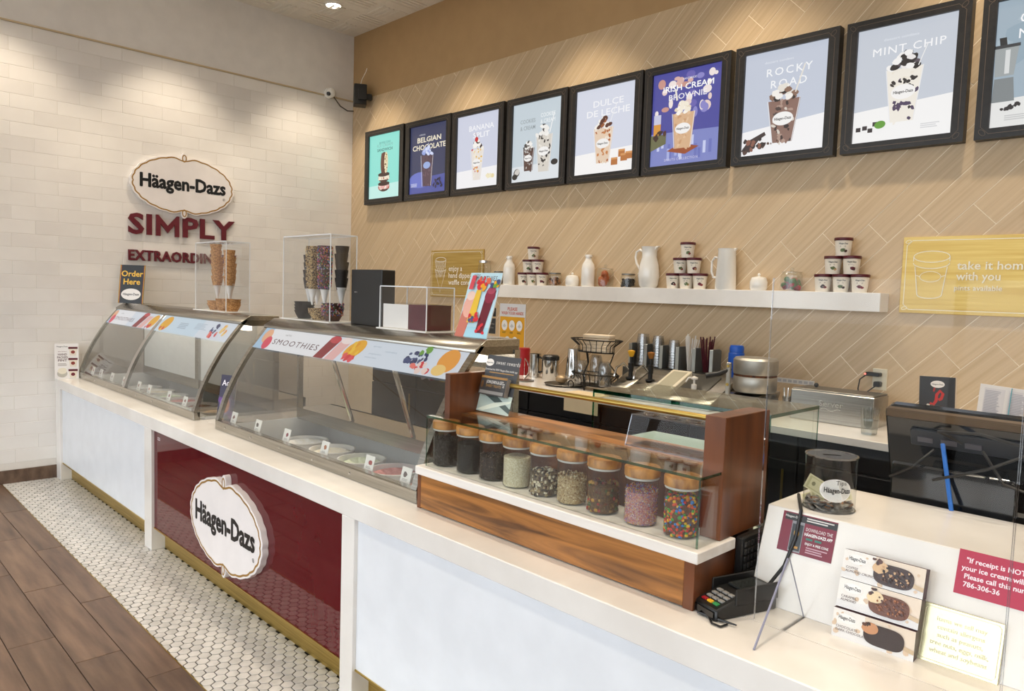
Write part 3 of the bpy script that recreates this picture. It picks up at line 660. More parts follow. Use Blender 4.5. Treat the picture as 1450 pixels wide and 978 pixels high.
bar_box('ice cream bar box with caramel nut bar, middle of its stack', LED+.0668, .0, '6a3a20', 'ead2a8', ['8a4e2a', '52291a', 'a8683a'], .26, ('CARAMEL', 'ALMOND'))
bar_box('ice cream bar box with almond crunch bar, topmost of its stack', LED+.1315, .018, '3c241c', 'd9b489', ['2a1812', 'c8a078', '5a3826'], .26, ('COFFEE', 'ALMOND CRUNCH'))
t = thing('allergen_sign', 'gold allergen notice plate leaning on white riser beside the bar boxes', 'sign', (-.404, 1.762, LED))
rx = .30; B(-.078, .078, 0, .004, 0, .124).xf(Matrix.Rotation(-rx, 4, 'X')).build('plate', mat('glare_gold_sheet', 'd9d2a8', .2, .7), t, .0008)  # gold made paler: window glare is put into the plate colour
a = Art()
for i, s in enumerate(('Items we sell may', 'contain allergens', 'such as peanuts,', 'tree nuts, eggs, milk,', 'wheat and soybeans')): a.text(s, 0, .092-.017*i, .0135, 'd8d2b8', .01)  # lettering colour paled as well, washed out by the painted glare
a.line([(-.072, .012), (-.066, .006), (.066, .006), (.072, .012), (.072, .112), (.066, .118), (-.066, .118), (-.072, .112)], .001, 'e6e0c8', True)
a.build('lettering', t, Matrix.Rotation(-rx, 4, 'X') @ Vector((0, -.0008, 0)), (1, 0, 0), lean(rx))
# tip jar
t = thing('tip_jar', 'clear acrylic tip jar with dollar bills and coins on white riser', 'jar', (-.764, 1.945, LED+.238)); R = .064
MB().lathe([(R, 0), (R, .142)], 40, cap=False).build('cylinder_wall', jar_glass, t); MB().lathe([(.001, .002), (R, .002)], 40, cap=False).build('base', acrylic, t)
MB().lathe([(.001, .142), (R, .142)], 40, cap=False).build('lid', acrylic, t); MB().ring((0, 0, .142), R, .0022, 40, 6).ring((0, 0, .002), R, .002, 40, 6).build('rim', acr_edge, t)
B(-.022, .022, -.002, .002, .142, .1432).xf(Matrix.Rotation(.6, 4, 'Z')).build('coin_slot', black, t)
m = MB(); cm = []
for i in range(150):
    rr = (R-.012)*math.sqrt(rnd.random()); q = rnd.uniform(0, 6.28); z = .004+rnd.random()*.022*(1.2-rr/R*.4); c0 = len(m.f)
    m.lathe([(.0098, 0), (.0098, .0016)], 12).xf(Matrix.Identity(4)) if 0 else None
    d = MB().lathe([(.0095, 0), (.0095, .0016)], 10).xf(Matrix.Translation((rr*math.cos(q), rr*math.sin(q), z)) @ Matrix.Rotation(rnd.uniform(-.5, .5), 4, 'X') @ Matrix.Rotation(rnd.uniform(-.5, .5), 4, 'Y'))
    m.add(d.v, d.f); cm.append((len(m.f)-c0, lin(rnd.choice(['8a8680', '6e6a64', '9a6a42', 'b8b4ae', '7a5234', '57534e']))))
stuff(colored(m, cm, 'coins', t, printmat('coin_metal', 0, .3)))
for i, (px_, pz_, ang, lean_) in enumerate(((-.018, .028, .5, .5), (.008, .022, -.15, 1.0), (-.02, .018, -.4, 1.15))):
    a = Art(); a.rect(-.05, 0, .05, .042, 'c6c3a2'); a.rect(-.046, .004, .046, .038, 'a9a884'); a.rect(-.040, .007, .040, .035, 'c2bf9e'); a.ell(0, .021, .011, .014, '8d8c6c'); a.ell(.03, .021, .006, .006, '3f8a4e'); a.ell(-.03, .021, .005, .006, '7a7a60')
    Mx = Matrix.Translation((px_, -.012+.012*i, pz_)) @ Matrix.Rotation(.5, 4, 'Z') @ Matrix.Rotation(ang, 4, 'Y') @ Matrix.Rotation(-lean_, 4, 'X')
    o = a.build('dollar_bill', t, (0, 0, 0), (1, 0, 0), (0, 0, 1), eps=.0001); o.matrix_local = Mx
def cyl(R, th0): return lambda u, v, d: ((R+.0006+d)*math.cos(th0+u/R), (R+.0006+d)*math.sin(th0+u/R), v)
a = Art()
for r_, c in ((1, 'efebe6'),): a.poly([(r_*.040*math.cos(2*PI*i/28), .062+r_*.030*math.sin(2*PI*i/28)) for i in range(28)], c)
m_ = a; a.text(LOGO, .004, .056, .019, '1b1b1b', .02, wid=.066); a.text('Tips', .012, .077, .016, '33302e', -.002)
ang = math.atan2(-1.945, .752)+.25; a.build('label_sticker', t, (0, 0, 0), (1, 0, 0), (0, 0, 1), fn=cyl(R, ang), eps=.0001)
# sneeze guard
g = thing('sneeze_guard', 'clear acrylic sneeze guard standing on the counter before the riser', 'sneeze guard', (0, 1.665, LED))
for a0, b0 in ((-.815, -.303), (-.300, .35)):
    B(a0, b0, -.0025, .0025, .001, .832).build('clear_sheet', guard_ac, g, 0, False)
    for x in (a0, b0): B(x-.0006, x+.0006, -.0027, .0027, .001, .832).build('sheet_edge', acr_edge, g, 0, False)
for x in (-.738, .1):
    B(x-.003, x+.003, 0, .15, 0, .005).build('foot_base', acrylic, g)
    MB().prism([(-.150, 0), (-.004, .175), (.004, .175), (.105, 0)], x-.003, x+.003, 0, 'x').build('support_foot', acrylic, g, 0, False)
    e = MB(); e.tube([(x, -.150, .001), (x, -.004, .175)], .0028, 6); e.tube([(x, .004, .175), (x, .105, .001)], .0015, 6); e.build('foot_edge', mat('acrylic_edge_grey', '8f8fa2', .2), g)
# card reader with stylus, keyboard on edge
t = thing('card_reader', 'black card payment terminal with coloured keys on the counter', 'card reader', (-.876, 1.682, LED), -.32)
MB().prism([(-.10, 0), (-.10, .028), (-.02, .05), (.10, .058), (.10, 0)], -.042, .042, 0, 'x').build('housing', black, t, .004)
m = MB(); 
B(-.036, .036, -.104, -.099, .006, .022).build('card_slot', black_gloss, t)
kd = Vector((0, .08, .022)).normalized()
for i in range(4):
    for j in range(3):
        c_ = [('c9c7c2', 'key')]*1; y = -.086+i*.016; z = .028+(y+.10)*.275
        mt = mat('key_grey', '8e8b86', .5)
        if i == 0: mt = (red_plastic, yellow_plastic, mat('green_key', '2f8a4a', .5))[j]
        B(-.028+j*.02, -.012+j*.02, y, y+.011, z, z+.005).build('key', mt, t, .001)
B(-.03, .03, .0, .085, .052, .060).xf(Matrix.Identity(4)).build('screen', mat('reader_screen', '2a2d2c', .15), t, .002)
for s in (-1, 1): B(s*.042-.003, s*.042+.003, -.04, .10, .03, .072).build('side_guard', black, t, .002)
t = tag(MB().tube([onz(988, 866, LED+.006), onz(1015, 876, LED+.006), onz(1043, 885, LED+.006)], [.003, .0045, .002], 8).build('stylus', black), 'black stylus pen lying beside the card terminal', 'stylus')
pp = [onz(*q, LED+.004) for q in ((1003, 872), (1008, 882), (1020, 887), (1030, 884))]
MB().tube(pp, .0028, 6).build('cord', black, t)
pp = [on_front(*q)+Vector((0, -.006, 0)) for q in ((1132, 703), (1136, 722), (1128, 760), (1112, 800))]+[onz(1085, 832, LED+.05), onz(1072, 838, LED+.03)]
pp[0] = onz(1131, 700, LED+.243)
tag(MB().tube(pp, .0045, 8).build('reader_cable', black), 'black cable running down the riser front to the card terminal', 'cable')
t = thing('keyboard', 'black computer keyboard standing on edge against walnut stand', 'keyboard', (-.910, 1.80, LED), PI/2)
B(-.03, .24, 0, .022, 0, .155).build('keyboard_body', black, t, .004)
km = B(0, .015, -.004, 0, 0, .015).mesh('key', mat('key_black', '1f1f20', .4), .002)
for i in range(13):
    for j in range(7):
        o = link('key', km, t); o.location = (-.023+i*.0195, 0, .01+j*.0195)
# ================================================================ ON TOP OF THE DISPLAY CASES
ZR = 1.366
def acrylic_box(name, label, x0, x1, y0, y1, hgt, door=True):
    t = thing(name, label, 'display box', ((x0+x1)/2, (y0+y1)/2, ZR)); w, d = (x1-x0)/2, (y1-y0)/2
    B(-w-.012, w+.012, -d-.012, d+.012, 0, .006).build('base_plate', mat('frosted_acrylic', 'e6e4e0', .3), t)
    for n, b in (('front_pane', (-w, w, -d, -d+.003, .006, hgt)), ('back_pane', (-w, w, d-.003, d, .006, hgt)), ('side_pane', (-w, -w+.003, -d+.003, d-.003, .006, hgt)), ('side_pane', (w-.003, w, -d+.003, d-.003, .006, hgt)), ('top_pane', (-w, w, -d, d, hgt, hgt+.003))):
        B(*b).build(n, acrylic, t, 0, False)
    e = MB()
    for sx in (-1, 1):
        for sy in (-1, 1): e.box(sx*w-.002, sx*w+.002, sy*d-.002, sy*d+.002, .006, hgt)
        e.box(sx*w-.002, sx*w+.002, -d, d, hgt-.001, hgt+.004)
    for sy in (-1, 1): e.box(-w, w, sy*d-.002, sy*d+.002, hgt-.001, hgt+.004)
    e.build('polished_edge', mat('acrylic_edge_white', 'e9ecee', .15), t, 0, False)
    if door: B(w+.003, w+.006, -d+.02, d-.01, hgt*.15, hgt*.82).build('door_flap', acrylic, t, 0, False)
    return t
def cone_stack(label, x, y, z, n, m, sleeve=True, grp='cone stacks in the acrylic boxes', lean=0.):
    t = thing('cone_stack', label, 'cones', (x, y, z), rnd.uniform(0, 6), grp); t.rotation_euler[1] = lean
    if sleeve: MB().lathe([(.004, -.085), (.026, .012)], 16, cap=True).build('paper_sleeve', paper_white, t)
    cm = MB().lathe([(.025, 0), (.034, .050), (.0352, .062), (.0315, .060), (.024, .01)], 16, cap=False).mesh('waffle_cone', m)
    for i in range(n):
        o = link('waffle_cone', cm, t); o.location = (rnd.uniform(-.003, .003), rnd.uniform(-.003, .003), i*.041); o.scale = (1+.01*i,)*2+(1,)
    return t
def bowl_stack(label, x, y, z, n, m):
    t = thing('waffle_bowl_stack', label, 'waffle bowls', (x, y, z), 0, 'waffle bowl stacks in the acrylic boxes')
    bm_ = MB().lathe([(.001, .001), (.034, 0), (.046, .022), (.056, .045), (.053, .045), (.033, .006), (.001, .005)], 14, cap=False).mesh('waffle_bowl', m)
    for i in range(n): o = link('waffle_bowl', bm_, t); o.location = (0, 0, i*.016); o.rotation_euler = (0, 0, i)
    return t
waffle_plain = mat('plain_waffle', 'a8713a', .7, col2='d09a5e', scale=(120, 120, 120), tex='voronoi', bump=.5, bscale=200)
SPR = printmat('sprinkle_coat', 0, .5)
spr = mat('sprinkle_dip', '3a241c', .6, col2='5e3c2a', scale=(260, 260, 260), tex='voronoi', bump=.5, bscale=200, lo=.2, hi=.8)
ZR = 1.3735; BY0, BY1 = 1.955, 2.108
bxr = [(ony(a, 440, BY0).x, ony(b, 440, BY0).x) for a, b in ((277, 320), (401, 467), (538, 604))]
b1 = acrylic_box('cone_display_box', 'tall clear acrylic box of plain waffle cones on the far display case', *bxr[0], BY0, BY1, .445)
b2 = acrylic_box('cone_display_box', 'tall clear acrylic box of dipped and sprinkled waffle cones', *bxr[1], BY0, BY1, .448)
for bx, rr in ((b1, bxr[0]), (b2, bxr[1])): B(-(rr[1]-rr[0])/2+.006, (rr[1]-rr[0])/2-.006, -.068, .068, .165, .169).build('cone_shelf', acrylic, bx, 0, False)
def inb(k, f): return bxr[k][0]+(bxr[k][1]-bxr[k][0])*f
def coat(root, n, cols, size, kind, z0, z1, r0, r1, name):
    m = MB(); cm = []
    for _ in range(n):
        q = rnd.uniform(0, 6.283); f = rnd.random(); r = r0+(r1-r0)*f; p = Vector((r*math.cos(q), r*math.sin(q), z0+(z1-z0)*f)); c0 = len(m.f)
        if kind == 'rod': d = Vector((rnd.uniform(-1, 1), rnd.uniform(-1, 1), rnd.uniform(-1, 1))).normalized()*size*1.5; m.tube([p-d, p+d], size*.55, 4)
        else: m.ell(p, (size, size*.8, size*.7), 5, 3)
        cm.append((len(m.f)-c0, lin(rnd.choice(cols))))
    stuff(colored(m, cm, name, root, CANDY))
NUTC = ['d9bd8a', 'b08a50', '6a4626', 'e6d2a6', '3a2416']; SPRC = ['d8484a', 'e8a030', '4a78c0', 'f0e4d8', '8a4aa0', '3a2018', 'e86a90', '4a9a48']
for f, y, n, l in ((.22, .03, 4, 0), (.45, -.02, 6, .03), (.64, .03, 4, 0), (.84, -.02, 5, .05)): cone_stack('stack of plain golden waffle cones in white paper sleeve', inb(0, f), 2.03+y, ZR+.17, n, waffle_plain, True, 'plain cone stacks', l)
for f, n in ((.3, 2), (.58, 3), (.83, 3)): bowl_stack('stack of plain golden waffle bowls', inb(0, f), 2.03, ZR+.006, n, waffle_plain)
for f, y, n, m, nm, k in ((.2, .03, 4, choc_cone, 'glossy black chocolate-dipped', 0), (.37, .03, 5, choc_cone, 'dark brown chocolate-dipped', 0), (.50, -.036, 5, nut_cone, 'chopped-nut coated', 1), (.735, -.03, 5, spr, 'rainbow-sprinkled', 2), (.90, .02, 5, choc_cone, 'black cookie-crumb', 0)):
    t = cone_stack('stack of %s waffle cones in acrylic box' % nm, inb(1, f), 2.03+y, ZR+.17, n, m)
    if k: coat(t, 650 if k == 2 else 500, (NUTC, SPRC)[k-1], .0034, ('lump', 'rod')[k-1], .005, .041*n+.018, .0325, .0385, 'topping_coat')
for f, n, m, nm, k in ((.2, 4, choc_cone, 'black chocolate-dipped', 0), (.52, 2, nut_cone, 'chopped-nut coated', 1), (.80, 4, spr, 'rainbow-sprinkled', 2)):
    t = bowl_stack('stack of %s waffle bowls' % nm, inb(1, f), 2.03, ZR+.006, n, m)
    if k: coat(t, 420, (NUTC, SPRC)[k-1], .003, ('lump', 'rod')[k-1], .03, .045+.016*(n-1), .052, .057, 'topping_coat')
b3 = acrylic_box('clear_display_box', 'low clear acrylic box with maroon backing on the display case', *bxr[2], BY0, BY1, .195)
wh = (bxr[2][1]-bxr[2][0])/2
B(.03, wh-.006, -.066, .066, .008, .118).build('maroon_insert', maroon, b3); B(-wh+.004, wh-.004, -.07, .07, .118, .121).build('inner_shelf', acrylic, b3); B(-wh+.006, .028, -.062, -.06, .008, .116).build('white_card', paper_white, b3)
cx0, cx1 = ony(497, 420, 2.03).x, ony(540, 420, 2.03).x
t = thing('black_cabinet', 'plain black box standing on the display case behind cone box', 'box', ((cx0+cx1)/2, 2.07, ZR))
B((cx0-cx1)/2, (cx1-cx0)/2, -.04, .04, 0, .275).build('cabinet_shell', black, t, .003)
a = Art(); a.rect((cx0-cx1)/2+.035, .16, (cx0-cx1)/2+.041, .166, 'c8c4be'); a.rect((cx0-cx1)/2+.045, .161, (cx0-cx1)/2+.058, .165, '8a8680'); a.build('badge', t, (0, -.0405, 0), (1, 0, 0), (0, 0, 1))
def card_sign(name, label, loc, rz, w, hgt, rx, art, cat='sign', mt=None, foot=True):
    t = thing(name, label, cat, loc, rz); Rm = Matrix.Rotation(-rx, 4, 'X')
    B(-w/2, w/2, .0004, .004, 0, hgt).xf(Rm).build('board', mt or paper_white, t)
    if foot: B(-w/2, w/2, 0, math.sin(rx)*hgt+.05, 0, .003).build('foot', acrylic, t)
    art.build('print', t, (0, 0, 0), (1, 0, 0), lean_v(rx))
    return t
def lean_v(rx): return Vector((0, math.sin(rx), math.cos(rx)))
a = Art(); w, hh = .19, .275; a.rect(-w/2, 0, w/2, hh, 'bfe0ee'); a.rect(-w/2, 0, w/2, hh*.16, 'a8d8ea'); a.text('SMOOTHIES', .0, hh*.88, .028, '4a2838', 0, wid=.14, space=1.15); a.text('real fruit', -.055, hh*.955, .012, '666666')
a.poly([(-.10, .0), (-.045, 0), (-.02, .16), (-.085, .16)], 'c87868'); a.ell(-.055, .13, .036, .05, 'e8b0a0'); a.ell(-.058, .175, .026, .02, 'f2d2c4')
a.poly([(.02, .02), (.065, .02), (.085, .2), (.03, .2)], '6e1f30'); a.ell(.056, .175, .03, .03, '8e2c44'); a.ell(.057, .2, .024, .016, 'b04a60'); a.blobs(.02, .02, .09, .06, ['d8323c'], 6, .01)
a.poly([(-.045, .06), (.0, .06), (.0, .2), (-.03, .2)], 'e8c040'); a.blobs(-.03, .2, .03, .25, ['d8323c', 'e06a50', 'f0a830'], 12, .013); a.blobs(.05, .215, .09, .25, ['f0b020', '46527e', '6fa63e'], 8, .012)
a.blobs(-.03, .03, .02, .1, ['46527e', 'd8323c', 'f0d070'], 10, .012); a.poly([(-.075, .2), (-.05, .2), (-.045, .26), (-.07, .26)], 'd8505c')
card_sign('smoothie_sign', 'upright smoothie menu card in acrylic stand at the case end', ((ony(646.8, 474, 1.965).x+ony(686, 478, 1.965).x)/2, 1.965, ZR), 0, .19, .275, .30, a)
a = Art(); w, hh = .20, .31; a.rect(-w/2, 0, w/2, hh, '121212')
for s in (-1, 1): a.rect(s*w*.475-.0025, 0, s*w*.475+.0025, hh, 'e0a41e'); a.rect(s*w*.44-.0012, 0, s*w*.44+.0012, hh, '8a1a1a')
a.text('Order', 0, hh*.70, .066, 'f2bf2e', .02); a.text('Here', 0, hh*.49, .066, 'f2bf2e', .02); logo(a, 0, hh*.23, w*.78, 'efe9e2')
card_sign('order_here_sign', 'black order here sign with yellow lettering on the far case', (-6.37, 1.955, ZR), .82, w, hh, .16, a, 'sign', black)
a = Art(); w, hh = .16, .27; a.rect(-w/2, 0, w/2, hh, 'efebe8'); a.text(LOGO, -.03, hh*.90, .014, '222222', .01); a.text('take home a', -.028, hh*.76, .012, '7a2a38')
for i, s in enumerate(('HAND', 'PACKED', 'PINT')): a.text(s, -.028, hh*(.66-.085*i), .024, '54202c', .012, wid=.06 if i != 1 else .07)
a.lines(-.058, hh*.42, .06, .004, 3, 'b8b0aa'); a.ell(-.03, hh*.14, .034, .030, 'b9b4a8'); a.ell(-.03, hh*.22, .030, .024, 'e8e0cc', 0, 16, .08)
for i in range(3):
    y = hh*(.86-.32*i); a.poly([(.022, y-.055), (.062, y-.055), (.070, y), (.014, y)], 'e9dfcd'); a.rect(.011, y-.004, .073, y+.012, '5a1420'); a.ell(.042, y-.028, .014, .013, '8a3a2e' if i < 2 else '6a1424')
card_sign('hand_packed_pint_sign', 'white hand packed pint card leaning at the tiled wall end', (XL+.075, 1.520, LED), PI/2-.25, w, hh, .12, a)
a = Art(); w, hh = .12, .27; a.rect(-w/2, 0, w/2, hh, '241a3c'); a.blobs(-w*.45, .02, w*.45, hh*.62, ['5a2a7a', '34306e', '8a3a8e', '2a2450'], 26, .018); a.ell(0, hh*.38, .042, .052, '8a6ab0'); a.ell(0, hh*.38, .033, .043, 'd88a4a'); a.blobs(-.02, hh*.28, .02, hh*.5, ['f0c060', '6a3a8a'], 8, .010)
a.text('Acai', 0, hh*.78, .045, 'f0ecf4', .015); a.blobs(-.05, .02, .05, .06, ['e6b830'], 4, .010)
card_sign('acai_sign', 'narrow purple bowl card standing between the two display cases', (-3.985, 1.70, LED), .35, w, hh, .16, a)
# ================================================================ BACK WALL: MENU BOARDS
def cup(a, cx, cy, wt, wb, hh, cols, label=True, top=None, rim='e9e9ec'):
    a.poly([(cx-wb/2, cy), (cx+wb/2, cy), (cx+wt/2, cy+hh), (cx-wt/2, cy+hh)], cols[0])
    n = len(cols)
    for i in range(46):
        f = rnd.random(); w = (wb+(wt-wb)*f)*.40; k = cols[min(n-1, int(f*n))] if rnd.random() < .55 else rnd.choice(cols)
        a.ell(cx+rnd.uniform(-w, w), cy+f*hh, wb*rnd.uniform(.06, .14), wb*rnd.uniform(.05, .1), k, rnd.uniform(0, 3), 9, .25)
    if top:
        for i in range(26):
            f = rnd.random(); a.ell(cx+rnd.uniform(-1, 1)*wt*.46*(1-f*.75), cy+hh*1.0+f*wt*.40, wt*.12, wt*.08, rnd.choice(top), rnd.uniform(-.6, .6), 10, .15)
    a.line([(cx-wb/2, cy), (cx-wt/2, cy+hh)], .004, rim); a.line([(cx+wb/2, cy), (cx+wt/2, cy+hh)], .004, rim)
    if label: logo(a, cx, cy+hh*.55, (wt+wb)*.40, 'f4f2f0', 'f4f2f0')
PWD, PHT = .51, .59
def scene_bg(a, top, low, split=.26, tilt=.0):
    a.rect(0, 0, PWD, PHT, top); a.poly([(0, 0), (PWD, 0), (PWD, PHT*(split+tilt)), (0, PHT*split)], low); return a
def poster1():
    a = scene_bg(Art(), '8fe3d6', 'c4f0e8', .20, .03); a.text('BROWNIE COOKIE', PWD*.5, .505, .026, '3f8f88', .004, wid=.18); a.text('ICE CREAM', PWD*.5, .475, .040, '7fb8b0', .0, wid=.25); a.text('SANDWICH', PWD*.5, .435, .038, '2a6660', .012, wid=.25)
    for cy, sx, sy, fill, hor in ((.105, .095, .045, 'e8b0a8', 1), (.19, .095, .045, 'f0e6d0', 1)):
        a.ell(.25, cy, sx, sy, '4a2a20'); a.rect(.25-sx*.95, cy-.022, .25+sx*.95, cy+.014, fill); a.blobs(.17, cy-.02, .33, cy+.01, [fill, 'f7efe2', 'b85a4a'], 12, .012); a.ell(.25, cy+.028, sx, .02, '3a211a')
    a.ell(.25, .325, .055, .10, '5e352a'); a.ell(.285, .325, .032, .098, 'e6d6b0'); a.blobs(.265, .25, .305, .40, ['7a5a3a', 'f3e8cc', 'c8a86a'], 26, .008); a.ell(.222, .325, .022, .095, '6e4032')
    return a
def poster2():
    a = scene_bg(Art(), '343a5c', '5058a0', .22, .04); a.ell(.15, .12, .16, .07, '6a76c8'); a.text('milkshake', .17, .505, .022, 'd8d8e0'); a.text('BELGIAN', PWD*.52, .445, .062, 'f3ead2', .022, wid=.33); a.text('CHOCOLATE', PWD*.52, .38, .062, 'f3ead2', .022, wid=.46)
    cup(a, .25, .06, .17, .12, .27, ['5a4450', '6e5560', '4c3844'], False, ['b8c4f0', 'd8e0fa', '98a8e0']); a.ell(.25, .24, .05, .03, '9ab0e0'); a.blobs(.33, .04, .47, .12, ['1f1a2c', '2e2640'], 18, .014); a.lines(.03, .085, .09, .006, 3, 'c8cce8'); a.line([(.26, .37), (.27, .43)], .008, 'c8d0e8')
    return a
def poster3():
    a = scene_bg(Art(), 'cfd3e4', 'f3f2f4', .24, .03); a.text('BANANA', PWD*.58, .46, .06, 'f6f6fa', .012, wid=.30); a.text('SPLIT', PWD*.58, .40, .06, 'f6f6fa', .012, wid=.2)
    cup(a, .255, .06, .16, .09, .25, ['e8e0d8', 'c84a5a', 'e8b83a', 'f3ead8'], True, ['f3efe6', '3a2420', 'f7f4ee']); a.ell(.25, .385, .02, .02, 'c8202a'); a.line([(.25, .40), (.235, .44)], .004, '8a2a2a'); a.blobs(.38, .07, .48, .1, ['ead9a8', 'f0e6c4'], 6, .018)
    return a
def poster4():
    a = scene_bg(Art(), 'c6d2da', 'dfe4e8', .2, .02); a.text('COOKIES', .16, .44, .042, '8f989c', .004, wid=.16); a.text('& CREAM', .16, .39, .042, '8f989c', .004, wid=.16); a.text('COOKIES', .37, .465, .042, 'f0f4f6', .01, wid=.15); a.text('& CREAM', .37, .42, .042, 'f0f4f6', .01, wid=.15)
    cup(a, .18, .08, .12, .09, .17, ['5a4038', '4a3a36', 'b8b4b0'], True, ['ece8e2', '4a4644', 'f4f2ee']); cup(a, .35, .06, .17, .11, .27, ['d8d2c8', '2e2a2a', 'e9e4da', '4a4442'], True, ['f0ede8', '3a3636', 'f4f2ee']); a.ell(.07, .07, .035, .03, '2a2524', .5); a.ell(.075, .075, .03, .022, 'd0ccc6', .5); a.ell(.05, .04, .03, .022, '231f1e'); a.ell(.465, .12, .035, .022, '2a2524'); a.line([(.41, .34), (.45, .48)], .008, 'f4f4f4')
    return a
def poster5():
    a = scene_bg(Art(), 'd6dae8', 'f7f5f4', .24, .04); a.text('DULCE', PWD*.55, .46, .062, 'f4f4f8', .012, wid=.26); a.text('DE LECHE', PWD*.55, .395, .062, 'f4f4f8', .012, wid=.37)
    cup(a, .25, .07, .17, .11, .24, ['e6cdb4', 'c8834a', 'f0e4d4', 'b0622c'], True, ['f3ece2', '9a5a30', '5a3020', 'f7f2ea']); a.line([(.31, .34), (.36, .46)], .006, 'ededf0')
    for u, v in ((.36, .07), (.42, .12), (.44, .09), (.48, .10)): a.rect(u-.03, v-.025, u+.025, v+.025, 'b8733a'); a.rect(u-.03, v+.012, u+.025, v+.025, 'd89a5e')
    return a
def poster6():
    a = scene_bg(Art(), '4a4a9c', '7e86c4', .36, -.02)
    for _ in range(34): u, v = rnd.uniform(.03, .48), rnd.uniform(.3, .57); a.ell(u, v, rnd.uniform(.012, .034), rnd.uniform(.012, .034), rnd.choice(['d9b0a8', 'e8d0c8', '8a86c8', 'f0e4e0', '6a62b0', 'c89488']), 0, 12)
    for _ in range(16): a.rect(*(lambda u, v: (u, v, u+.02, v+rnd.uniform(.04, .12)))(rnd.uniform(.05, .45), rnd.uniform(.02, .12)), rnd.choice(['a8b0e0', '6a72b8', 'c8cef0']))
    a.rect(.02, .20, .075, .29, 'd8963a'); a.rect(.02, .27, .075, .33, 'c8c8e0'); a.poly([(0, .10), (.12, .14), (.12, .2), (0, .2)], '6a6a48'); a.blobs(.02, .18, .12, .22, ['3a2018', '52301f'], 8, .016)
    a.text('HANDMADE', PWD*.55, .525, .018, 'e8e4f0', .004); a.text('IRISH CREAM', PWD*.53, .465, .052, 'ffffff', .024, wid=.37); a.text('BROWNIE', PWD*.53, .41, .05, 'f4f2f8', .006, wid=.28)
    a.poly([(.13, .09), (.27, .06), (.37, .10), (.23, .13)], '9a4a20'); cup(a, .25, .10, .165, .12, .22, ['d8b08a', 'c99a70', 'e2c09c'], True, ['f3ead8', 'e6d6bc', 'fbf6ec']); a.line([(.2, .40), (.185, .47)], .014, 'e8e2da'); a.text('SPIRITS COLLECTION', PWD*.48, .025, .022, 'd8d4ec', 0, wid=.25, space=1.2)
    return a
def poster7():
    a = scene_bg(Art(), 'c3cad9', 'f4f3f4', .24, .09); a.text('dessert sundaes', PWD*.42, .52, .02, 'e4e8ef', 0, wid=.18); a.text('ROCKY', PWD*.55, .445, .062, 'f4f5f8', .008, wid=.28, space=1.3); a.text('ROAD', PWD*.55, .375, .062, 'f4f5f8', .008, wid=.22, space=1.3)
    cup(a, .26, .06, .20, .12, .24, ['8a6a5e', '3a2c2a', 'd9cfc4', '4c3c38', 'b09486'], True, ['e6e0d6', '2e2624', 'f4f0ea', '8a6a58']); a.line([(.33, .33), (.38, .48)], .008, 'e8e2d8'); a.poly([(.0, .03), (.06, .02), (.12, .09), (.16, .11), (.15, .13), (.05, .09)], '3a2a28'); a.blobs(.02, .02, .15, .09, ['2e2220', '52382e', '8a5a48'], 16, .018); a.blobs(.15, .055, .24, .07, ['5a4034'], 4, .007)
    return a
def poster8():
    a = scene_bg(Art(), 'c6ccd6', 'f4f3f2', .28, .06); a.text('dessert sundaes', PWD*.45, .515, .02, 'e4e8ef', 0, wid=.18); a.text('MINT CHIP', PWD*.53, .445, .056, 'f6f6f8', .008, wid=.37, space=1.15)
    cup(a, .26, .09, .19, .12, .27, ['efe9de', '4a3a58', 'f0eae0', '241d1e', 'ece4d6'], True, ['ece8e6', '221c1d', 'f4f2f0', '5a5058']); a.line([(.33, .36), (.37, .46)], .005, 'ecebea')
    for u, v in ((.02, .06), (.055, .065), (.085, .05), (.11, .08)): a.rect(u, v, u+.026, v+.022, '2e2426')
    a.ell(.15, .085, .03, .02, '5f9a2e', .1); a.lines(.36, .06, .1, .005, 3, 'd4d4d6')
    return a
def poster9():
    a = scene_bg(Art(), '9fb0bd', 'e4e4e2', .22, .03); a.blobs(0, .3, .5, .55, ['94a8b6', 'a8b9c4'], 20, .05); a.text('C', .115, .475, .062, 'f4f5f8', .008); a.text('N', .115, .405, .062, 'f4f5f8', .008)
    a.poly([(.0, .12), (.095, .12), (.085, .23), (.005, .23)], '7f8587'); a.poly([(.005, .24), (.085, .24), (.10, .37), (.0, .37)], '9da3a4'); a.rect(.045, .25, .065, .36, 'd8dada'); a.rect(.0, .37, .105, .385, '33363a'); a.poly([(.02, .385), (.05, .385), (.045, .42), (.015, .42)], '202225'); a.blobs(.02, .085, .12, .11, ['221a1a'], 9, .011)
    a.lines(.06, .05, .12, .005, 3, 'c4c4c4')
    return a
TITLES = [('teal', 'ice cream sandwich'), ('navy', 'Belgian chocolate shake'), ('pale', 'banana split'), ('grey', 'cookies and cream'), ('white', 'dulce de leche'), ('purple', 'Irish cream brownie shake'), ('pale grey', 'rocky road sundae'), ('white', 'mint chip sundae'), ('grey-blue', 'coffee pot')]
PXS = [((517.2, 187.2), (571.6, 175.5)), ((574.3, 174), (638.6, 160.5)), ((640.5, 159), (714, 142)), ((718.5, 141), (804, 124)), ((807, 122), (911, 98)), ((914, 97), (1036, 71)), ((1043, 69), (1190, 38)), ((1200.6, 31.7), (1378, 0)), None]
FY = 4.028
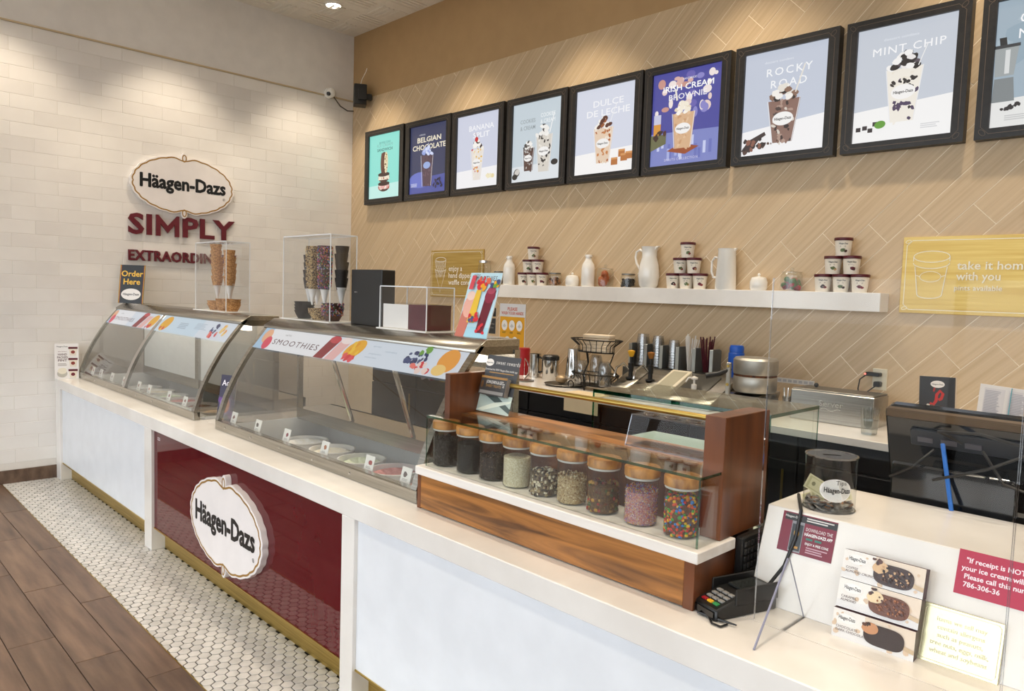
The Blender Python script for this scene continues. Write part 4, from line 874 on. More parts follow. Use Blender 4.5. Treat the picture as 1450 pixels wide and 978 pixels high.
for i, fn in enumerate((poster1, poster2, poster3, poster4, poster5, poster6, poster7, poster8, poster9)):
    if PXS[i]: xa, xb = ony(*PXS[i][0], FY).x, ony(*PXS[i][1], FY).x
    else: xa, xb = -1.019, -.42
    z0, z1 = 2.361-.0015*i, 3.058-.0045*i; w, hh = xb-xa, z1-z0
    t = thing('menu_board', 'backlit %s %s menu poster in black frame' % TITLES[i], 'poster', ((xa+xb)/2, FY, z0), 0, 'menu boards along the back wall')
    bw, bh = w*.097, hh*.072
    m = MB(); m.box(-w/2, w/2, 0, .055, 0, bh); m.box(-w/2, w/2, 0, .055, hh-bh, hh); m.box(-w/2, -w/2+bw, 0, .055, bh, hh-bh); m.box(w/2-bw, w/2, 0, .055, bh, hh-bh)
    m.build('frame', frame_black, t)
    a = fn(); ku, kv = (w-2*bw)/PWD, (hh-2*bh)/PHT
    a.v = [(u*ku, v*kv, l) for u, v, l in a.v]
    B(-w/2+bw, w/2-bw, .016, .05, bh, hh-bh).build('light_panel', paper_white, t)
    a.build('backlit_print', t, (-w/2+bw, .0155, bh), (1, 0, 0), (0, 0, 1), LIT, .0001)
    q = Art(); d = bw*.42; c = bw*1.0
    q.line([(-w/2+d, c), (-w/2+d, hh-c), (-w/2+c, hh-d), (w/2-c, hh-d), (w/2-d, hh-c), (w/2-d, c), (w/2-c, d), (-w/2+c, d)], .0022, '6a5a4c', True)
    for sx in (-1, 1):
        for zz in (d*1.3, hh-d*1.3): q.line([(sx*(w/2-d*1.3)+d*.75*math.cos(k*PI/5)*.7+d*.3*math.sin(k*PI/5), zz+d*.6*math.sin(k*PI/5)*sx) for k in range(10)], .002, '6a5a4c', True)
    q.build('bronze_line', t, (0, -.0008, 0), (1, 0, 0), (0, 0, 1))
# ---------------------------------------------------------------- gold signs
def gold_sign(label, x0, x1, z0, z1, art):
    t = thing('gold_sign', label, 'sign', ((x0+x1)/2, YB-.014, z0)); w, hh = x1-x0, z1-z0
    B(-w/2, w/2, 0, .013, 0, hh).build('plate', gold_card, t, .001)
    a = Art(); d = .018
    a.line([(-w/2+d, d*2.4), (-w/2+d, hh-d*2.4), (-w/2+d*2.4, hh-d), (w/2-d*2.4, hh-d), (w/2-d, hh-d*2.4), (w/2-d, d*2.4), (w/2-d*2.4, d), (-w/2+d*2.4, d)], .0035, 'f0ead8', True)
    for sx in (-1, 1):
        for zz in (d*1.3, hh-d*1.3): a.line([(sx*(w/2-d*1.3)+.012*math.cos(k*PI/5)+.004*math.sin(k*PI/5), zz+.008*math.sin(k*PI/5)) for k in range(10)], .0028, 'f0ead8', True)
    art(a, w, hh); a.build('white_print', t, (0, -.0006, 0), (1, 0, 0), (0, 0, 1))
def art_cone(a, w, h):
    cx, C = -w*.30, 'f2ecdc'
    a.line([(cx+.07*math.cos(k*PI/8), h*.80+.02*math.sin(k*PI/8)) for k in range(16)], .005, C, True); a.line([(cx+.075*math.cos(PI+k*PI/8), h*.60+.02*math.sin(PI+k*PI/8)) for k in range(9)], .005, C)
    a.line([(cx-.07, h*.80), (cx-.062, h*.62)], .005, C); a.line([(cx+.07, h*.80), (cx+.062, h*.62)], .005, C); a.line([(cx-.075, h*.60), (cx, h*.10), (cx+.075, h*.60)], .005, C)
    for k in range(-3, 4): a.line([(cx+k*.02-.02, h*.78), (cx+k*.012+.03, h*.42)], .0025, C); a.line([(cx+k*.02+.02, h*.78), (cx+k*.012-.03, h*.42)], .0025, C)
    for i, s in enumerate(('enjoy a', 'hand dipped', 'waffle cone')): a.text(s, -w*.13, h*(.56-.145*i), .062, C, .012, 'l')
gold_sign('gold sign inviting to enjoy a hand dipped waffle cone', -5.19, -4.50, 1.50, 1.905, art_cone)
def art_pint(a, w, h):
    cx, C = -w/2+.135, 'f0ead8'
    E_ = lambda cy, rx, ry, a0, a1, n=20: [(cx+rx*math.cos(a0+(a1-a0)*k/n), cy+ry*math.sin(a0+(a1-a0)*k/n)) for k in range(n+1)]
    a.line(E_(h*.74, .082, .028, 0, 2*PI), .004, C); a.line([(cx-.082, h*.74), (cx-.082, h*.68)], .004, C); a.line([(cx+.082, h*.74), (cx+.082, h*.68)], .004, C); a.line(E_(h*.66, .082, .028, PI, 2*PI), .004, C)
    a.line([(cx-.073, h*.61), (cx-.056, h*.25)], .004, C); a.line([(cx+.073, h*.61), (cx+.056, h*.25)], .004, C); a.line(E_(h*.25, .056, .02, PI, 2*PI), .004, C); a.line(E_(h*.48, .048, .026, 0, 2*PI), .003, C)
    a.line([(cx-.068, h*.50), (cx-.048, h*.48)], .003, C); a.line([(cx+.068, h*.50), (cx+.048, h*.48)], .003, C)
    a.text('take it home', -w/2+.25, h*.575, .056, C, .012, 'l', wid=.30); a.text('with you', -w/2+.25, h*.44, .056, C, .012, 'l', wid=.185); a.text('pints available', -w/2+.245, h*.31, .036, C, .008, 'l', wid=.20)
gold_sign('wide gold take it home with you sign with pint drawing', -1.308, -.52, 1.522, 1.905, art_pint)
# ================================================================ FLOATING SHELF AND WHAT STANDS ON IT
ZS = 1.618
tag(B(-4.49, -1.365, 3.962, YB, 1.521, ZS).build('floating_shelf', quartz, None, .002), 'thick white floating shelf on the blond plank wall', 'shelf')
SY = 4.022
PINT = MB().lathe([(.001, 0), (.036, 0), (.0365, .003), (.0445, .082)], 22, cap=False).mesh('cup', cream_cup)
PLID = MB().lathe([(.0462, .080), (.0475, .083), (.0475, .093), (.046, .096), (.042, .095), (.001, .094)], 22, cap=True).mesh('lid', maroon)
def pint(x, z, pic, which):
    t = thing('ice_cream_pint', 'maroon-lidded ice cream pint, %s' % which, 'ice cream', (x, SY, z), 0, 'ice cream pints stacked on the shelf')
    link('cup', PINT, t); link('lid', PLID, t)
    a = Art(); a.text(LOGO, 0, .060, .011, '222222', .02, wid=.042); a.ell(rnd.uniform(-.004, .006), .030, .013, .010, pic, 0, 10, .25); a.ell(.012, .025, .008, .007, rnd.choice(['3a2018', 'c8a070', '8a2a2a']), 0, 9, .25); a.lines(-.016, .05, .03, .002, 2, 'a89a90')
    ang = math.atan2(-SY, -x); f = lambda u, v, d: ((.0366+.0085*v/.082+.0006+d)*math.cos(ang+u/.04), (.0366+.0085*v/.082+.0006+d)*math.sin(ang+u/.04), v)
    a.build('label', t, (0, 0, 0), (1, 0, 0), (0, 0, 1), fn=f, eps=.00008)
for cx, nm in ((-3.886, 'beside the white milk bottles'), (-2.545, 'between the white pitchers'), (-1.59, 'by the shelf end')):
    k = 0
    for lv, n in ((0, 3), (1, 2), (2, 1)):
        for i in range(n): pint(cx+(i-(n-1)/2)*.0975, ZS+lv*.0965, ['3a2a22', '8a3a2e', '5a6a3a', 'c8803a', '6a2430'][(k*2+lv) % 5], ('bottom row', 'middle row', 'top')[lv]+' of pyramid '+nm); k += 1
def milk(x, label):
    t = thing('milk_bottle', label, 'bottle', (x, SY, ZS))
    MB().lathe([(.001, 0), (.044, 0), (.047, .006), (.047, .13), (.042, .155), (.024, .185), (.021, .2), (.021, .212)], 24, cap=False).build('bottle_body', white_gloss, t); MB().lathe([(.021, .206), (.0255, .207), (.0255, .222), (.02, .224), (.001, .223)], 20, cap=False).build('rim', white_gloss, t)
milk(-4.143, 'white ceramic milk bottle beside a small dark jar on shelf'); milk(-3.345, 'white ceramic milk bottle beside glass jar of orange treats')
def pot(x, label):
    t = thing('sugar_pot', label, 'pot', (x, SY, ZS)); MB().lathe([(.001, 0), (.042, 0), (.049, .01), (.05, .05), (.045, .062)], 22, cap=False).build('pot_body', white_gloss, t)
    l = MB().lathe([(.046, .062), (.04, .074), (.012, .082), (.001, .083)], 22, cap=False).build('lid', white_gloss, t); MB().ell((0, 0, .091), (.009, .009, .009)).build('knob', white_gloss, l)
pot(-3.489, 'small lidded white sugar pot between jar and milk bottle'); pot(-2.06, 'small lidded white sugar pot beside the tall straight pitcher')
def sjar(label, x, r, h, fill, lidm, knob=False, n=14, size=.014, fz=.5):
    t = thing('shelf_jar', label, 'jar', (x, SY, ZS)); MB().lathe([(.001, .001), (r, .001), (r, h*.78), (r*.86, h*.88), (r*.86, h*.92)], 24, cap=False).build('glass_body', jar_glass, t)
    if knob:
        l = MB().lathe([(r*.95, h*.90), (r*.95, h*.93), (r*.3, h*.97), (.001, h*.98)], 22, cap=False).build('lid', jar_glass, t); MB().ell((0, 0, h*1.06), (.012, .012, .012)).build('knob', jar_glass, l)
    else: MB().lathe([(r*.9, h*.90), (r*.9, h), (.001, h)], 22, cap=True).build('lid', lidm, t)
    if fill:
        m = MB(); cm = []
        for i in range(n):
            q = rnd.uniform(0, 6.28); rr = (r-size)*math.sqrt(rnd.random()); c0 = len(m.f); m.ell((rr*math.cos(q), rr*math.sin(q), size+rnd.random()*h*fz), (size,)*3, 9, 6); cm.append((len(m.f)-c0, lin(rnd.choice(fill))))
        stuff(colored(m, cm, 'contents', t, CANDY))
sjar('clear empty glass jar at the shelf start behind smoothie card', -4.43, .052, .19, None, chrome)
sjar('small glass jar of dark beans beside the first milk bottle', -4.262, .042, .105, ['2a1c16', '3a2820'], mat('jar_lid_grey', '77736c', .35, .8), False, 60, .010, .5)
sjar('small glass jar of brown pieces beside white sugar pot', -3.66, .05, .095, ['8a5a34', 'a8703e', '6a4426'], mat('jar_lid_grey', '77736c', .35, .8), False, 40, .012, .45)
sjar('glass jar of orange treats with glass knob lid on shelf', -3.19, .057, .135, ['b8622a', 'c8743a', 'a8521e'], None, True, 12, .026, .5)
sjar('small glass jar of black coffee beans beside curved pitcher', -2.995, .05, .092, ['1a1412', '2a201c'], mat('jar_lid_grey', '77736c', .35, .8), False, 90, .010, .45)
sjar('glass jar of red berries with glass knob lid on shelf', -1.864, .058, .115, ['a81a24', 'c02a30', '7a1018', '4a6a2a'], None, True, 34, .016, .45)
t = thing('pitcher', 'curved white ceramic pitcher with loop handle on shelf', 'pitcher', (-2.83, SY, ZS))
MB().lathe([(.001, 0), (.05, 0), (.062, .02), (.07, .08), (.062, .15), (.048, .20), (.05, .25), (.056, .268), (.052, .266), (.045, .2)], 26, cap=False).build('pitcher_body', white_gloss, t)
MB().prism([(.03, .225), (.075, .272), (.05, .272)], -.014, .014).build('spout', white_gloss, t, .004)
MB().tube([(-.05, 0, .235), (-.078, 0, .25), (-.105, 0, .235), (-.112, 0, .20), (-.10, 0, .16), (-.075, 0, .125), (-.062, 0, .11)], .0075, 8).build('handle', white_gloss, t)
t = thing('pitcher', 'tall straight-sided white ceramic pitcher on shelf', 'pitcher', (-2.272, SY, ZS))
MB().lathe([(.001, 0), (.06, 0), (.063, .006), (.052, .235), (.055, .245), (.050, .243)], 26, cap=False).build('pitcher_body', white_gloss, t)
MB().prism([(.03, .20), (.068, .248), (.045, .248)], -.012, .012).build('spout', white_gloss, t, .004)
MB().tube([(-.052, 0, .19), (-.08, 0, .195), (-.098, 0, .17), (-.098, 0, .11), (-.085, 0, .075), (-.06, 0, .07)], .007, 8).build('handle', white_gloss, t)
# ================================================================ BACK COUNTER
ZB = .95
bc = thing('back_counter', 'long back counter with cream top and black refrigerator fronts', 'counter', (0, 3.75, 0))
def bb(m, n, mt, bev=0, par=None): return m.xf(Matrix.Translation((0, -3.75, 0))).build(n, mt, par or bc, bev)
bb(B(-5.2, XR-.01, 3.43, YB-.002, .914, ZB), 'worktop', quartz, .002)
bb(B(-5.2, XR-.01, 3.50, YB-.002, .0, .913), 'carcass', black)
x = -5.18
while x < XR-.7:
    d = bb(B(x, x+.60, 3.468, 3.499, .10, .78), 'door', black_fridge, .003); bb(B(x, x+.60, 3.472, 3.499, .79, .908), 'drawer_front', black_fridge, .003)
    bb(MB().tube([(x+.54, 3.455, .58), (x+.54, 3.455, .74)], .006, 8), 'handle', brass, 0, d)
    x += .61
def on_counter(px, Y): return ony(px, 540, Y).x
def can(name, label, cat, px, Y, parts, z=ZB, rz=0):
    t = thing(name, label, cat, (on_counter(px, Y), Y, z), rz)
    for n, prof, m in parts: MB().lathe(prof, 24, cap=False).build(n, m, t)
    return t
t = can('red_canister', 'tall red plastic canister beside the steel mixing cup', 'canister', 738, 3.9, [('canister_body', [(.001, 0), (.055, 0), (.06, .19), (.055, .2), (.001, .2)], red_plastic)])
t = can('steel_cup', 'polished steel mixing cup with black handle beside thermos', 'cup', 757, 3.86, [('cup_body', [(.001, 0), (.042, 0), (.043, .17), (.046, .172), (.041, .17), (.04, .01)], chrome)])
MB().tube([(.04, 0, .15), (.075, 0, .14), (.075, 0, .05), (.04, 0, .04)], .009, 8).build('handle', black, t)
t = can('thermos', 'steel travel mug with black lid on the back counter', 'mug', 779, 3.86, [('mug_body', [(.001, 0), (.056, 0), (.058, .005), (.058, .14)], chrome), ('lid', [(.058, .138), (.061, .142), (.061, .165), (.05, .175), (.001, .172)], black)])
t = can('shake_tumbler', 'tall inverted steel milkshake tumbler on the back counter', 'tumbler', 811, 3.93, [('tumbler_body', [(.058, 0), (.06, .004), (.057, .05), (.042, .225), (.040, .232), (.001, .232)], chrome)])
t = can('round_tray', 'round grey metal tray under the wire strainer', 'tray', 800, 3.70, [('tray_plate', [(.001, .004), (.125, .004), (.14, .014), (.142, .012), (.126, 0), (.001, 0)], steel_dark)])
t = thing('strainer', 'small wire mesh strainer lying on the round tray', 'strainer', (on_counter(795, 3.72), 3.72, ZB+.036), 0)
MB().ell((0, 0, .0), (.045, .04, .03), 16, 8).build('mesh_bowl', mat('wire_mesh', '9a8468', .4, .6, col2='c8b08c', scale=(200, 200, 200)), t)
MB().tube([(.04, -.01, .01), (.10, -.02, .012), (.15, -.03, .010)], .006, 8).build('handle', chrome, t)
t = thing('wire_whisk_stand', 'small looped wire stand beside the red canister', 'wire stand', (on_counter(742, 3.62), 3.62, ZB), 0)
MB().lathe([(.001, 0), (.07, 0), (.07, .008), (.001, .010)], 24, cap=False).build('base', steel_dark, t)
for k in range(4): MB().tube([(.045*math.cos(k*PI/4)*math.sin(u*PI/8), .045*math.sin(k*PI/4)*math.sin(u*PI/8), .01+.15*u/8) for u in range(9)], .0018, 5).build('wire_loop', chrome, t)
t = thing('cream_cloth', 'cream cloth hanging over the back counter front edge', 'cloth', (0, 3.43, ZB))
xa, xb = ony(798, 566, 3.42).x, ony(846, 566, 3.42).x
MB().prism([(-.006, -.11), (-.002, -.11), (-.002, .0008), (.13, .0008), (.13, .004), (-.006, .004)], xa, xb, 0, 'x').build('cloth_sheet', mat('cream_cloth', 'dcc7a2', .85), t)
# two-tier wire rack
t = thing('wire_rack', 'two-tier black wire basket rack with napkins and inverted glasses', 'rack', (-2.985, 3.70, ZB))
black_iron = mat('black_iron', '17130f', .5, .4)
def basket(z0, z1, r0, r1, nm):
    for z, r in ((z0, r0), (z1, r1)): MB().ring((0, 0, z), r, .004, 32, 6).build('hoop', black_iron, t)
    for k in range(22):
        q = 2*PI*k/22; c, s_ = math.cos(q), math.sin(q); MB().tube([(r0*c, r0*s_, z0), ((r0+.002)*c, (r0+.002)*s_, z0+(z1-z0)*.5), (r1*c, r1*s_, z1)], .0028, 5).build('basket_wire', black_iron, t)
t.scale = (1.08, .6, 1)
basket(.03, .105, .125, .165, 'lower'); basket(.245, .325, .125, .18, 'upper')
for q in (.4, 2.5, 4.6): c, s_ = math.cos(q), math.sin(q); MB().tube([(.14*c, .14*s_, 0), (.16*c, .16*s_, .10), (.10*c, .10*s_, .17), (.125*c, .125*s_, .245)], .005, 6).build('upright', black_iron, t)
MB().ring((-.13, -.12, .027), .022, .004, 16, 6, 'y').build('scroll_foot', black_iron, t)
for z in (.03, .245): MB().lathe([(.001, z), (.124, z)], 24, cap=False).build('basket_floor', black_iron, t)
for i, (dx, dy, hh, m) in enumerate(((-.095, -.05, .15, glassmat('tumbler_glass', (.80, .81, .81), .24, .7, .12)), (.0, .02, .19, MATS['tumbler_glass']), (.095, -.04, .15, MATS['tumbler_glass']), (.05, .07, .15, MATS['tumbler_glass']))):
    tag(link('drinking_glass', MB().lathe([(.043, 0), (.045, .004), (.040, hh*.8), (.030, hh), (.001, hh)], 20, cap=False).mesh('drinking_glass', m)), 'upside-down drinking glass in the lower wire basket', 'glass', 'glasses in the wire rack').location = (-2.985+dx, 3.70+dy*.45, ZB+.034)
for i in range(5):
    o = tag(B(-.095, .095, -.045, .045, 0, .022).build('napkin_pile', mat('napkin_cream', 'd9c3a4', .8, col2='e8d8c0'), None, .004), 'folded bundle of cream napkins in the upper wire basket', 'napkins', 'napkin bundles in the wire rack'); o.location = (-2.985+(.02 if i < 4 else -.05), 3.70, ZB+.247+.0225*i); o.rotation_euler = (0, 0, .06*i)
    if i == 4: o.location = (-2.96, 3.695, ZB+.247+.0225*4)
# topping rail
t = thing('condiment_rail', 'sloped stainless condiment rail with pumps and white bins', 'condiment rail', (-2.41, 3.68, ZB))
def slz(y): return .04+(y+.14)*.44
MB().prism([(-.15, 0), (-.15, .038), (.14, .165), (.14, 0)], -.36, .36, 0, 'x').build('rail_body', steel, t, .002)
for x0, x1, mt in ((-.345, -.215, steel), (-.20, -.07, steel), (.10, .27, mat('rail_well', '55544f', .4, .7))):
    m = B(x0, x1, -.11, .12, .0, .006); m.v = [(x, y, z+slz(y)+.002) for x, y, z in m.v]; m.build('bin_lid', mt, t, .001)
m = B(-.05, .085, -.12, .11, .0, .03); m.v = [(x, y, z+slz(y)) for x, y, z in m.v]; m.build('white_bin', beige, t, .003)
m = B(-.03, .065, -.09, .09, .0305, .0315); m.v = [(x, y, z+slz(y)) for x, y, z in m.v]; m.build('bin_opening', mat('bin_inside', 'a9a48e', .6), t)
for x, mt in ((-.28, yellow_plastic), (-.135, brown_plastic)):
    p = link('pump', MB().lathe([(.022, 0), (.022, .006), (.010, .01), (.010, .03), (.012, .032), (.014, .07), (.006, .072), (.006, .10)], 14, cap=False).mesh('pump', black), t); p.location = (x, .0, slz(0)+.005); p.scale = (1.35,)*3
    k = MB().lathe([(.004, .098), (.009, .10), (.016, .118), (.017, .126), (.001, .130)], 14, cap=False).build('pump_knob', mt, p); MB().tube([(0, 0, .03), (-.02, -.03, .07), (-.035, -.06, .05), (-.04, -.07, .01)], .005, 7).build('spout', chrome, p)
p = link('pump', MB().lathe([(.016, 0), (.016, .03), (.006, .035), (.006, .06)], 14, cap=False).mesh('pump', white_gloss), t); p.location = (.185, -.03, slz(-.03)+.005)
MB().lathe([(.006, .055), (.02, .06), (.022, .07), (.001, .078)], 14, cap=False).build('pump_knob', white_gloss, p); MB().tube([(0, 0, .068), (-.03, -.01, .066), (-.045, -.015, .04)], .005, 7).build('spout', white_gloss, p)
B(-.46, .36, .155, .40, 0, .16).build('rear_ledge', steel_dark, t, .002)
# cup and lid organiser
t = thing('cup_organizer', 'grey metal cup and lid organizer behind the condiment rail', 'organizer', (-2.56, 3.955, ZB+.16))
B(-.31, .31, -.05, .06, 0, .006).build('base', black, t)
divm = mat('divider_grey', '6e7478', .35, .6)
for i in range(6): MB().prism([(-.055, 0), (.055, 0), (.055, .14), (.03, .15), (-.045, .15), (-.055, .14)], -.30+i*.118-.004, -.30+i*.118+.004, 0, 'x').build('divider', divm, t, .002); B(-.30+i*.118-.012, -.30+i*.118+.012, -.058, -.055, .004, .148).build('divider_edge', mat('divider_edge_steel', 'b9bcb8', .3, .7), t, .002)
cupm = glassmat('clear_plastic_cup', (.80, .80, .79), .26, .6, .22)
for i, (n, r, hh) in enumerate(((7, .044, .225), (8, .040, .215), (7, .040, .195))):
    c = tag(link('cup_stack', None), 'nested stack of clear plastic cups in the organizer', 'cups', 'clear cup stacks in the organizer'); c.location = (-2.56-.242+i*.118, 3.955, ZB+.166)
    cmh = MB().lathe([(r, 0), (r+.002, .003), (r-.009, .08), (.001, .08)], 18, cap=False).mesh('plastic_cup', cupm)
    for k in range(n): o = link('plastic_cup', cmh, c); o.location = (0, 0, k*(hh-.08)/n)
def straws(x, m, n, label):
    c = thing('straw_bundle', label, 'straws', (x, 3.955, ZB+.166))
    for k in range(n):
        q = 2*PI*k/n; r = .012+.02*rnd.random(); b_ = (r*math.cos(q)*.6, r*math.sin(q)*.6, 0); e_ = (r*math.cos(q)*1.7, r*math.sin(q)*1.5, .205+rnd.uniform(-.02, .02)); MB().tube([b_, e_], .0042, 6).build('straw', m, c)
straws(-2.56+.112, mat('straw_white', 'd8d4ce', .4), 14, 'bundle of white wrapped straws in the organizer'); straws(-2.56+.23, mat('straw_burgundy', '4a0f1c', .4), 14, 'bundle of burgundy straws in the organizer')
t = can('blue_cup_stack', 'stack of blue plastic cups beside the waffle iron', 'cups', 1025, 3.93, [('cup_stack_body', [(.045, 0), (.047, .004), (.045, .14), (.043, .142)], blue_plastic), ('top_cup', [(.040, .142), (.041, .17), (.036, .185), (.001, .186)], blue_plastic)], ZB+.16)
t.location.x = -2.125
# waffle iron
iron = mat('worn_aluminium', 'a9a59c', .42, .9, col2='c2beb4', scale=(12, 12, 12))
t = thing('waffle_iron', 'round metal waffle iron with black handle on steel stand', 'waffle iron', (-1.905, 3.74, ZB), 0)
B(-.13, .07, -.15, .15, 0, .075).build('stand_base', steel_dark, t, .004); MB().prism([(-.14, .075), (.15, .075), (.17, .11), (-.10, .10)], -.13, .07, 0, 'x').build('drip_tray', steel, t, .003)
MB().lathe([(.001, .115), (.105, .115), (.115, .13), (.115, .195), (.112, .20)], 36, cap=False).build('lower_plate', iron, t); MB().lathe([(.108, .198), (.113, .20), (.113, .212), (.108, .214)], 36, cap=False).build('burnt_seam', mat('burnt_batter', '2a160a', .7, col2='6a3a16', scale=(60, 60, 60)), t); MB().lathe([(.115, .212), (.118, .22), (.118, .288), (.108, .3), (.001, .303)], 36, cap=False).build('upper_plate', iron, t)
B(-.11, -.085, -.12, -.10, .09, .27).build('hinge_arm', iron, t, .004); MB().tube([(-.09, -.10, .235), (-.14, -.14, .205), (-.20, -.17, .19)], [.010, .014, .016], 10).build('handle', black, t)
for z in (.15, .25): MB().lathe([(.009, 0), (.007, .006)], 10).xf(Matrix.Translation((-.097, -.121, z)) @ Matrix.Rotation(PI/2, 4, 'X')).build('bolt', brass, t)
# stainless dipper box, outlet, plugs, labels
t = thing('steel_server_box', 'low stainless steel server box on the back counter', 'server box', (-1.49, 3.84, ZB))
B(-.21, .205, -.10, .10, 0, .155).build('box_shell', steel, t, .003); B(-.205, .20, -.095, .098, .155, .163).build('lid', steel_dark, t, .002); MB().ell((-.13, .02, .175), (.012, .012, .012)).build('lid_knob', black, t)
a = Art(); a.text('Server', 0, .085, .042, 'b9b5ac', .004, wid=.12); a.line([(-.05+.01*k, .07+.006*math.sin(k*.9)) for k in range(11)], .004, 'b9b5ac'); a.build('embossed_mark', t, (0, -.1012, 0), (1, 0, 0), (0, 0, 1), mat('emboss', 'bdb9b0', .3, .8))
t = thing('wall_outlet', 'ivory wall outlet with two black plugs above the steel box', 'outlet', (-1.380, YB-.009, 1.112))
B(-.036, .036, -.002, .007, 0, .112).build('cover_plate', beige, t, .002)
B(-.060, .012, -.045, -.002, .072, .092).build('plug', black, t, .004); B(-.018, .015, -.04, -.002, .018, .045).build('plug', black, t, .004); MB().ell((-.058, -.046, .082), (.004, .004, .004)).build('red_led', emat('red_led_glow', 'ff3020', 4), t)
MB().tube([(-.055, -.025, .08), (-.085, -.04, .05), (-.088, -.05, 0), (-.07, -.06, -.05)], .0035, 6).build('cord', black, t); MB().tube([(-.01, -.03, .02), (-.04, -.05, -.01), (-.045, -.05, -.05)], .0035, 6).build('cord', black, t)
a = Art(); a.rect(0, 0, .22, .028, 'dedbd6')
for k in range(7): a.rect(.006+k*.031, .006, .028+k*.031, .021, 'b9b9bd')
t = thing('label_strip', 'strip of small white labels stuck on the back wall', 'labels', (-1.945, YB-.002, 1.092)); a.build('print', t, (0, -.0005, 0), (1, 0, 0), (0, 0, 1)); B(0, .22, 0, .001, 0, .028).build('strip', paper_white, t)
t = thing('utensil_cups', 'pair of small clear cups of utensils beside the steel box', 'cups', (-1.757, 3.90, ZB))
for dx in (-.032, .032):
    u_ = link('utensil_cup', MB().lathe([(.024, 0), (.029, .09), (.001, .001)], 16, cap=False).mesh('utensil_cup', cupm), t); u_.location = (dx, 0, 0)
    for k in range(6): MB().tube([(.008*math.cos(k), .008*math.sin(k), .005), (.026*math.cos(k), .026*math.sin(k), .135)], .003, 5).build('utensil', chrome, u_)
t = thing('water_glass', 'clear tumbler of water standing on the back counter', 'glass', (-1.245, 3.585, ZB)); MB().lathe([(.001, .004), (.034, .004), (.042, .125), (.040, .125), (.033, .006)], 24, cap=False).build('glass_body', jar_glass, t); MB().lathe([(.001, .008), (.034, .008), (.0375, .07), (.001, .07)], 24, cap=False).build('water', glassmat('water', (.93, .95, .95), .08), t)
# wall papers
def wall_sheet(name, label, x0, x1, z0, z1, a, cat='poster', tilt=0):
    t = thing(name, label, cat, ((x0+x1)/2, YB-.004, z0), 0); t.rotation_euler = (0, tilt, 0); w = x1-x0
    B(-w/2, w/2, 0, .003, 0, z1-z0).build('sheet', paper_white, t); a.build('print', t, (-w/2, -.0005, 0), (1, 0, 0), (0, 0, 1))
a = Art(); w, hh = .29, .43; a.rect(0, 0, w, hh, 'e4e6ea'); a.rect(.006, .02, w-.006, hh*.76, 'e5a924'); a.text('PLEASE', w*.5, hh*.875, .036, 'c8502a', .02); a.text('WASH YOUR HANDS', w*.5, hh*.80, .034, 'c8502a', .02, wid=w*.85)
for r in range(2):
    for c in range(3 - r): cx = .06+c*.085+(.04 if r else 0); cy = hh*(.60-.30*r); a.ell(cx, cy, .034, .042, 'eef0f2'); a.line([(cx-.018, cy-.01), (cx, cy+.012), (cx+.018, cy-.008)], .003, '8f979c'); a.ell(cx, cy-.005, .014, .012, 'c9cfd3'); a.lines(cx-.022, cy-.056, .044, .004, 2, '7a6420')
wall_sheet('hand_wash_poster', 'yellow and white please wash your hands poster on plank wall', -4.295, -4.005, 1.04, 1.468, a)
for z0, z1, lb in ((1.36, 1.43, 'small black notice card on the wall above another'), (1.22, 1.345, 'small dark grey notice card on the wall below another')):
    a = Art(); a.rect(0, 0, .10, z1-z0, '1b1c1e' if z0 > 1.3 else '33363a'); a.text(LOGO, .05, (z1-z0)*.6, .014, 'c8c4be', .005); a.lines(.015, (z1-z0)*.4, .07, .003, 2, '8a8a8a'); wall_sheet('notice_card', lb, -4.44, -4.34, z0, z1, a, 'notice')
a = Art(); w, hh = .165, .235; a.rect(0, 0, w, hh, '2e2d2f'); a.rect(w-.004, 0, w, hh, 'b8a48a'); a.ell(w*.5, hh*.84, .032, .018, 'efe9e4'); a.text(LOGO, w*.5, hh*.825, .010, '1b1b1b', .015, wid=.052)
a.line([(.05, .10), (.066, .095), (.078, .115), (.08, .145), (.095, .165), (.108, .15), (.10, .125), (.088, .12)], .014, 'c02820'); a.line([(.066, .16), (.07, .18)], .008, 'a82018'); a.blobs(.03, .07, .12, .09, ['d8d0c0', '6a4a34', '3a2a20'], 12, .010); a.text('CUP', w*.62, .05, .016, 'd8d4ce'); a.lines(w*.42, .03, .07, .004, 2, 'a8a49e')
wall_sheet('chili_flyer', 'dark flyer with a red chili on the back wall', -1.182, -1.017, .975, 1.21, a, 'poster', -.04)
a = Art(); w, hh = .42, .20; a.rect(0, 0, w, hh, 'dfdcdb')
for c in range(4): a.rect(.02+c*.10, .01, .105+c*.10, hh-.015, 'd2cfd2'); a.lines(.024+c*.10, hh-.03, .07, .004, 16, 'a9a8b2')
a.rect(.13, .01, .134, hh, '4f9aa8'); a.rect(.22, .01, .224, hh, 'c8b050')
wall_sheet('schedule_sheets', 'printed schedule sheets taped to the wall behind the register', -.935, -.515, .985, 1.185, a, 'papers', .06)
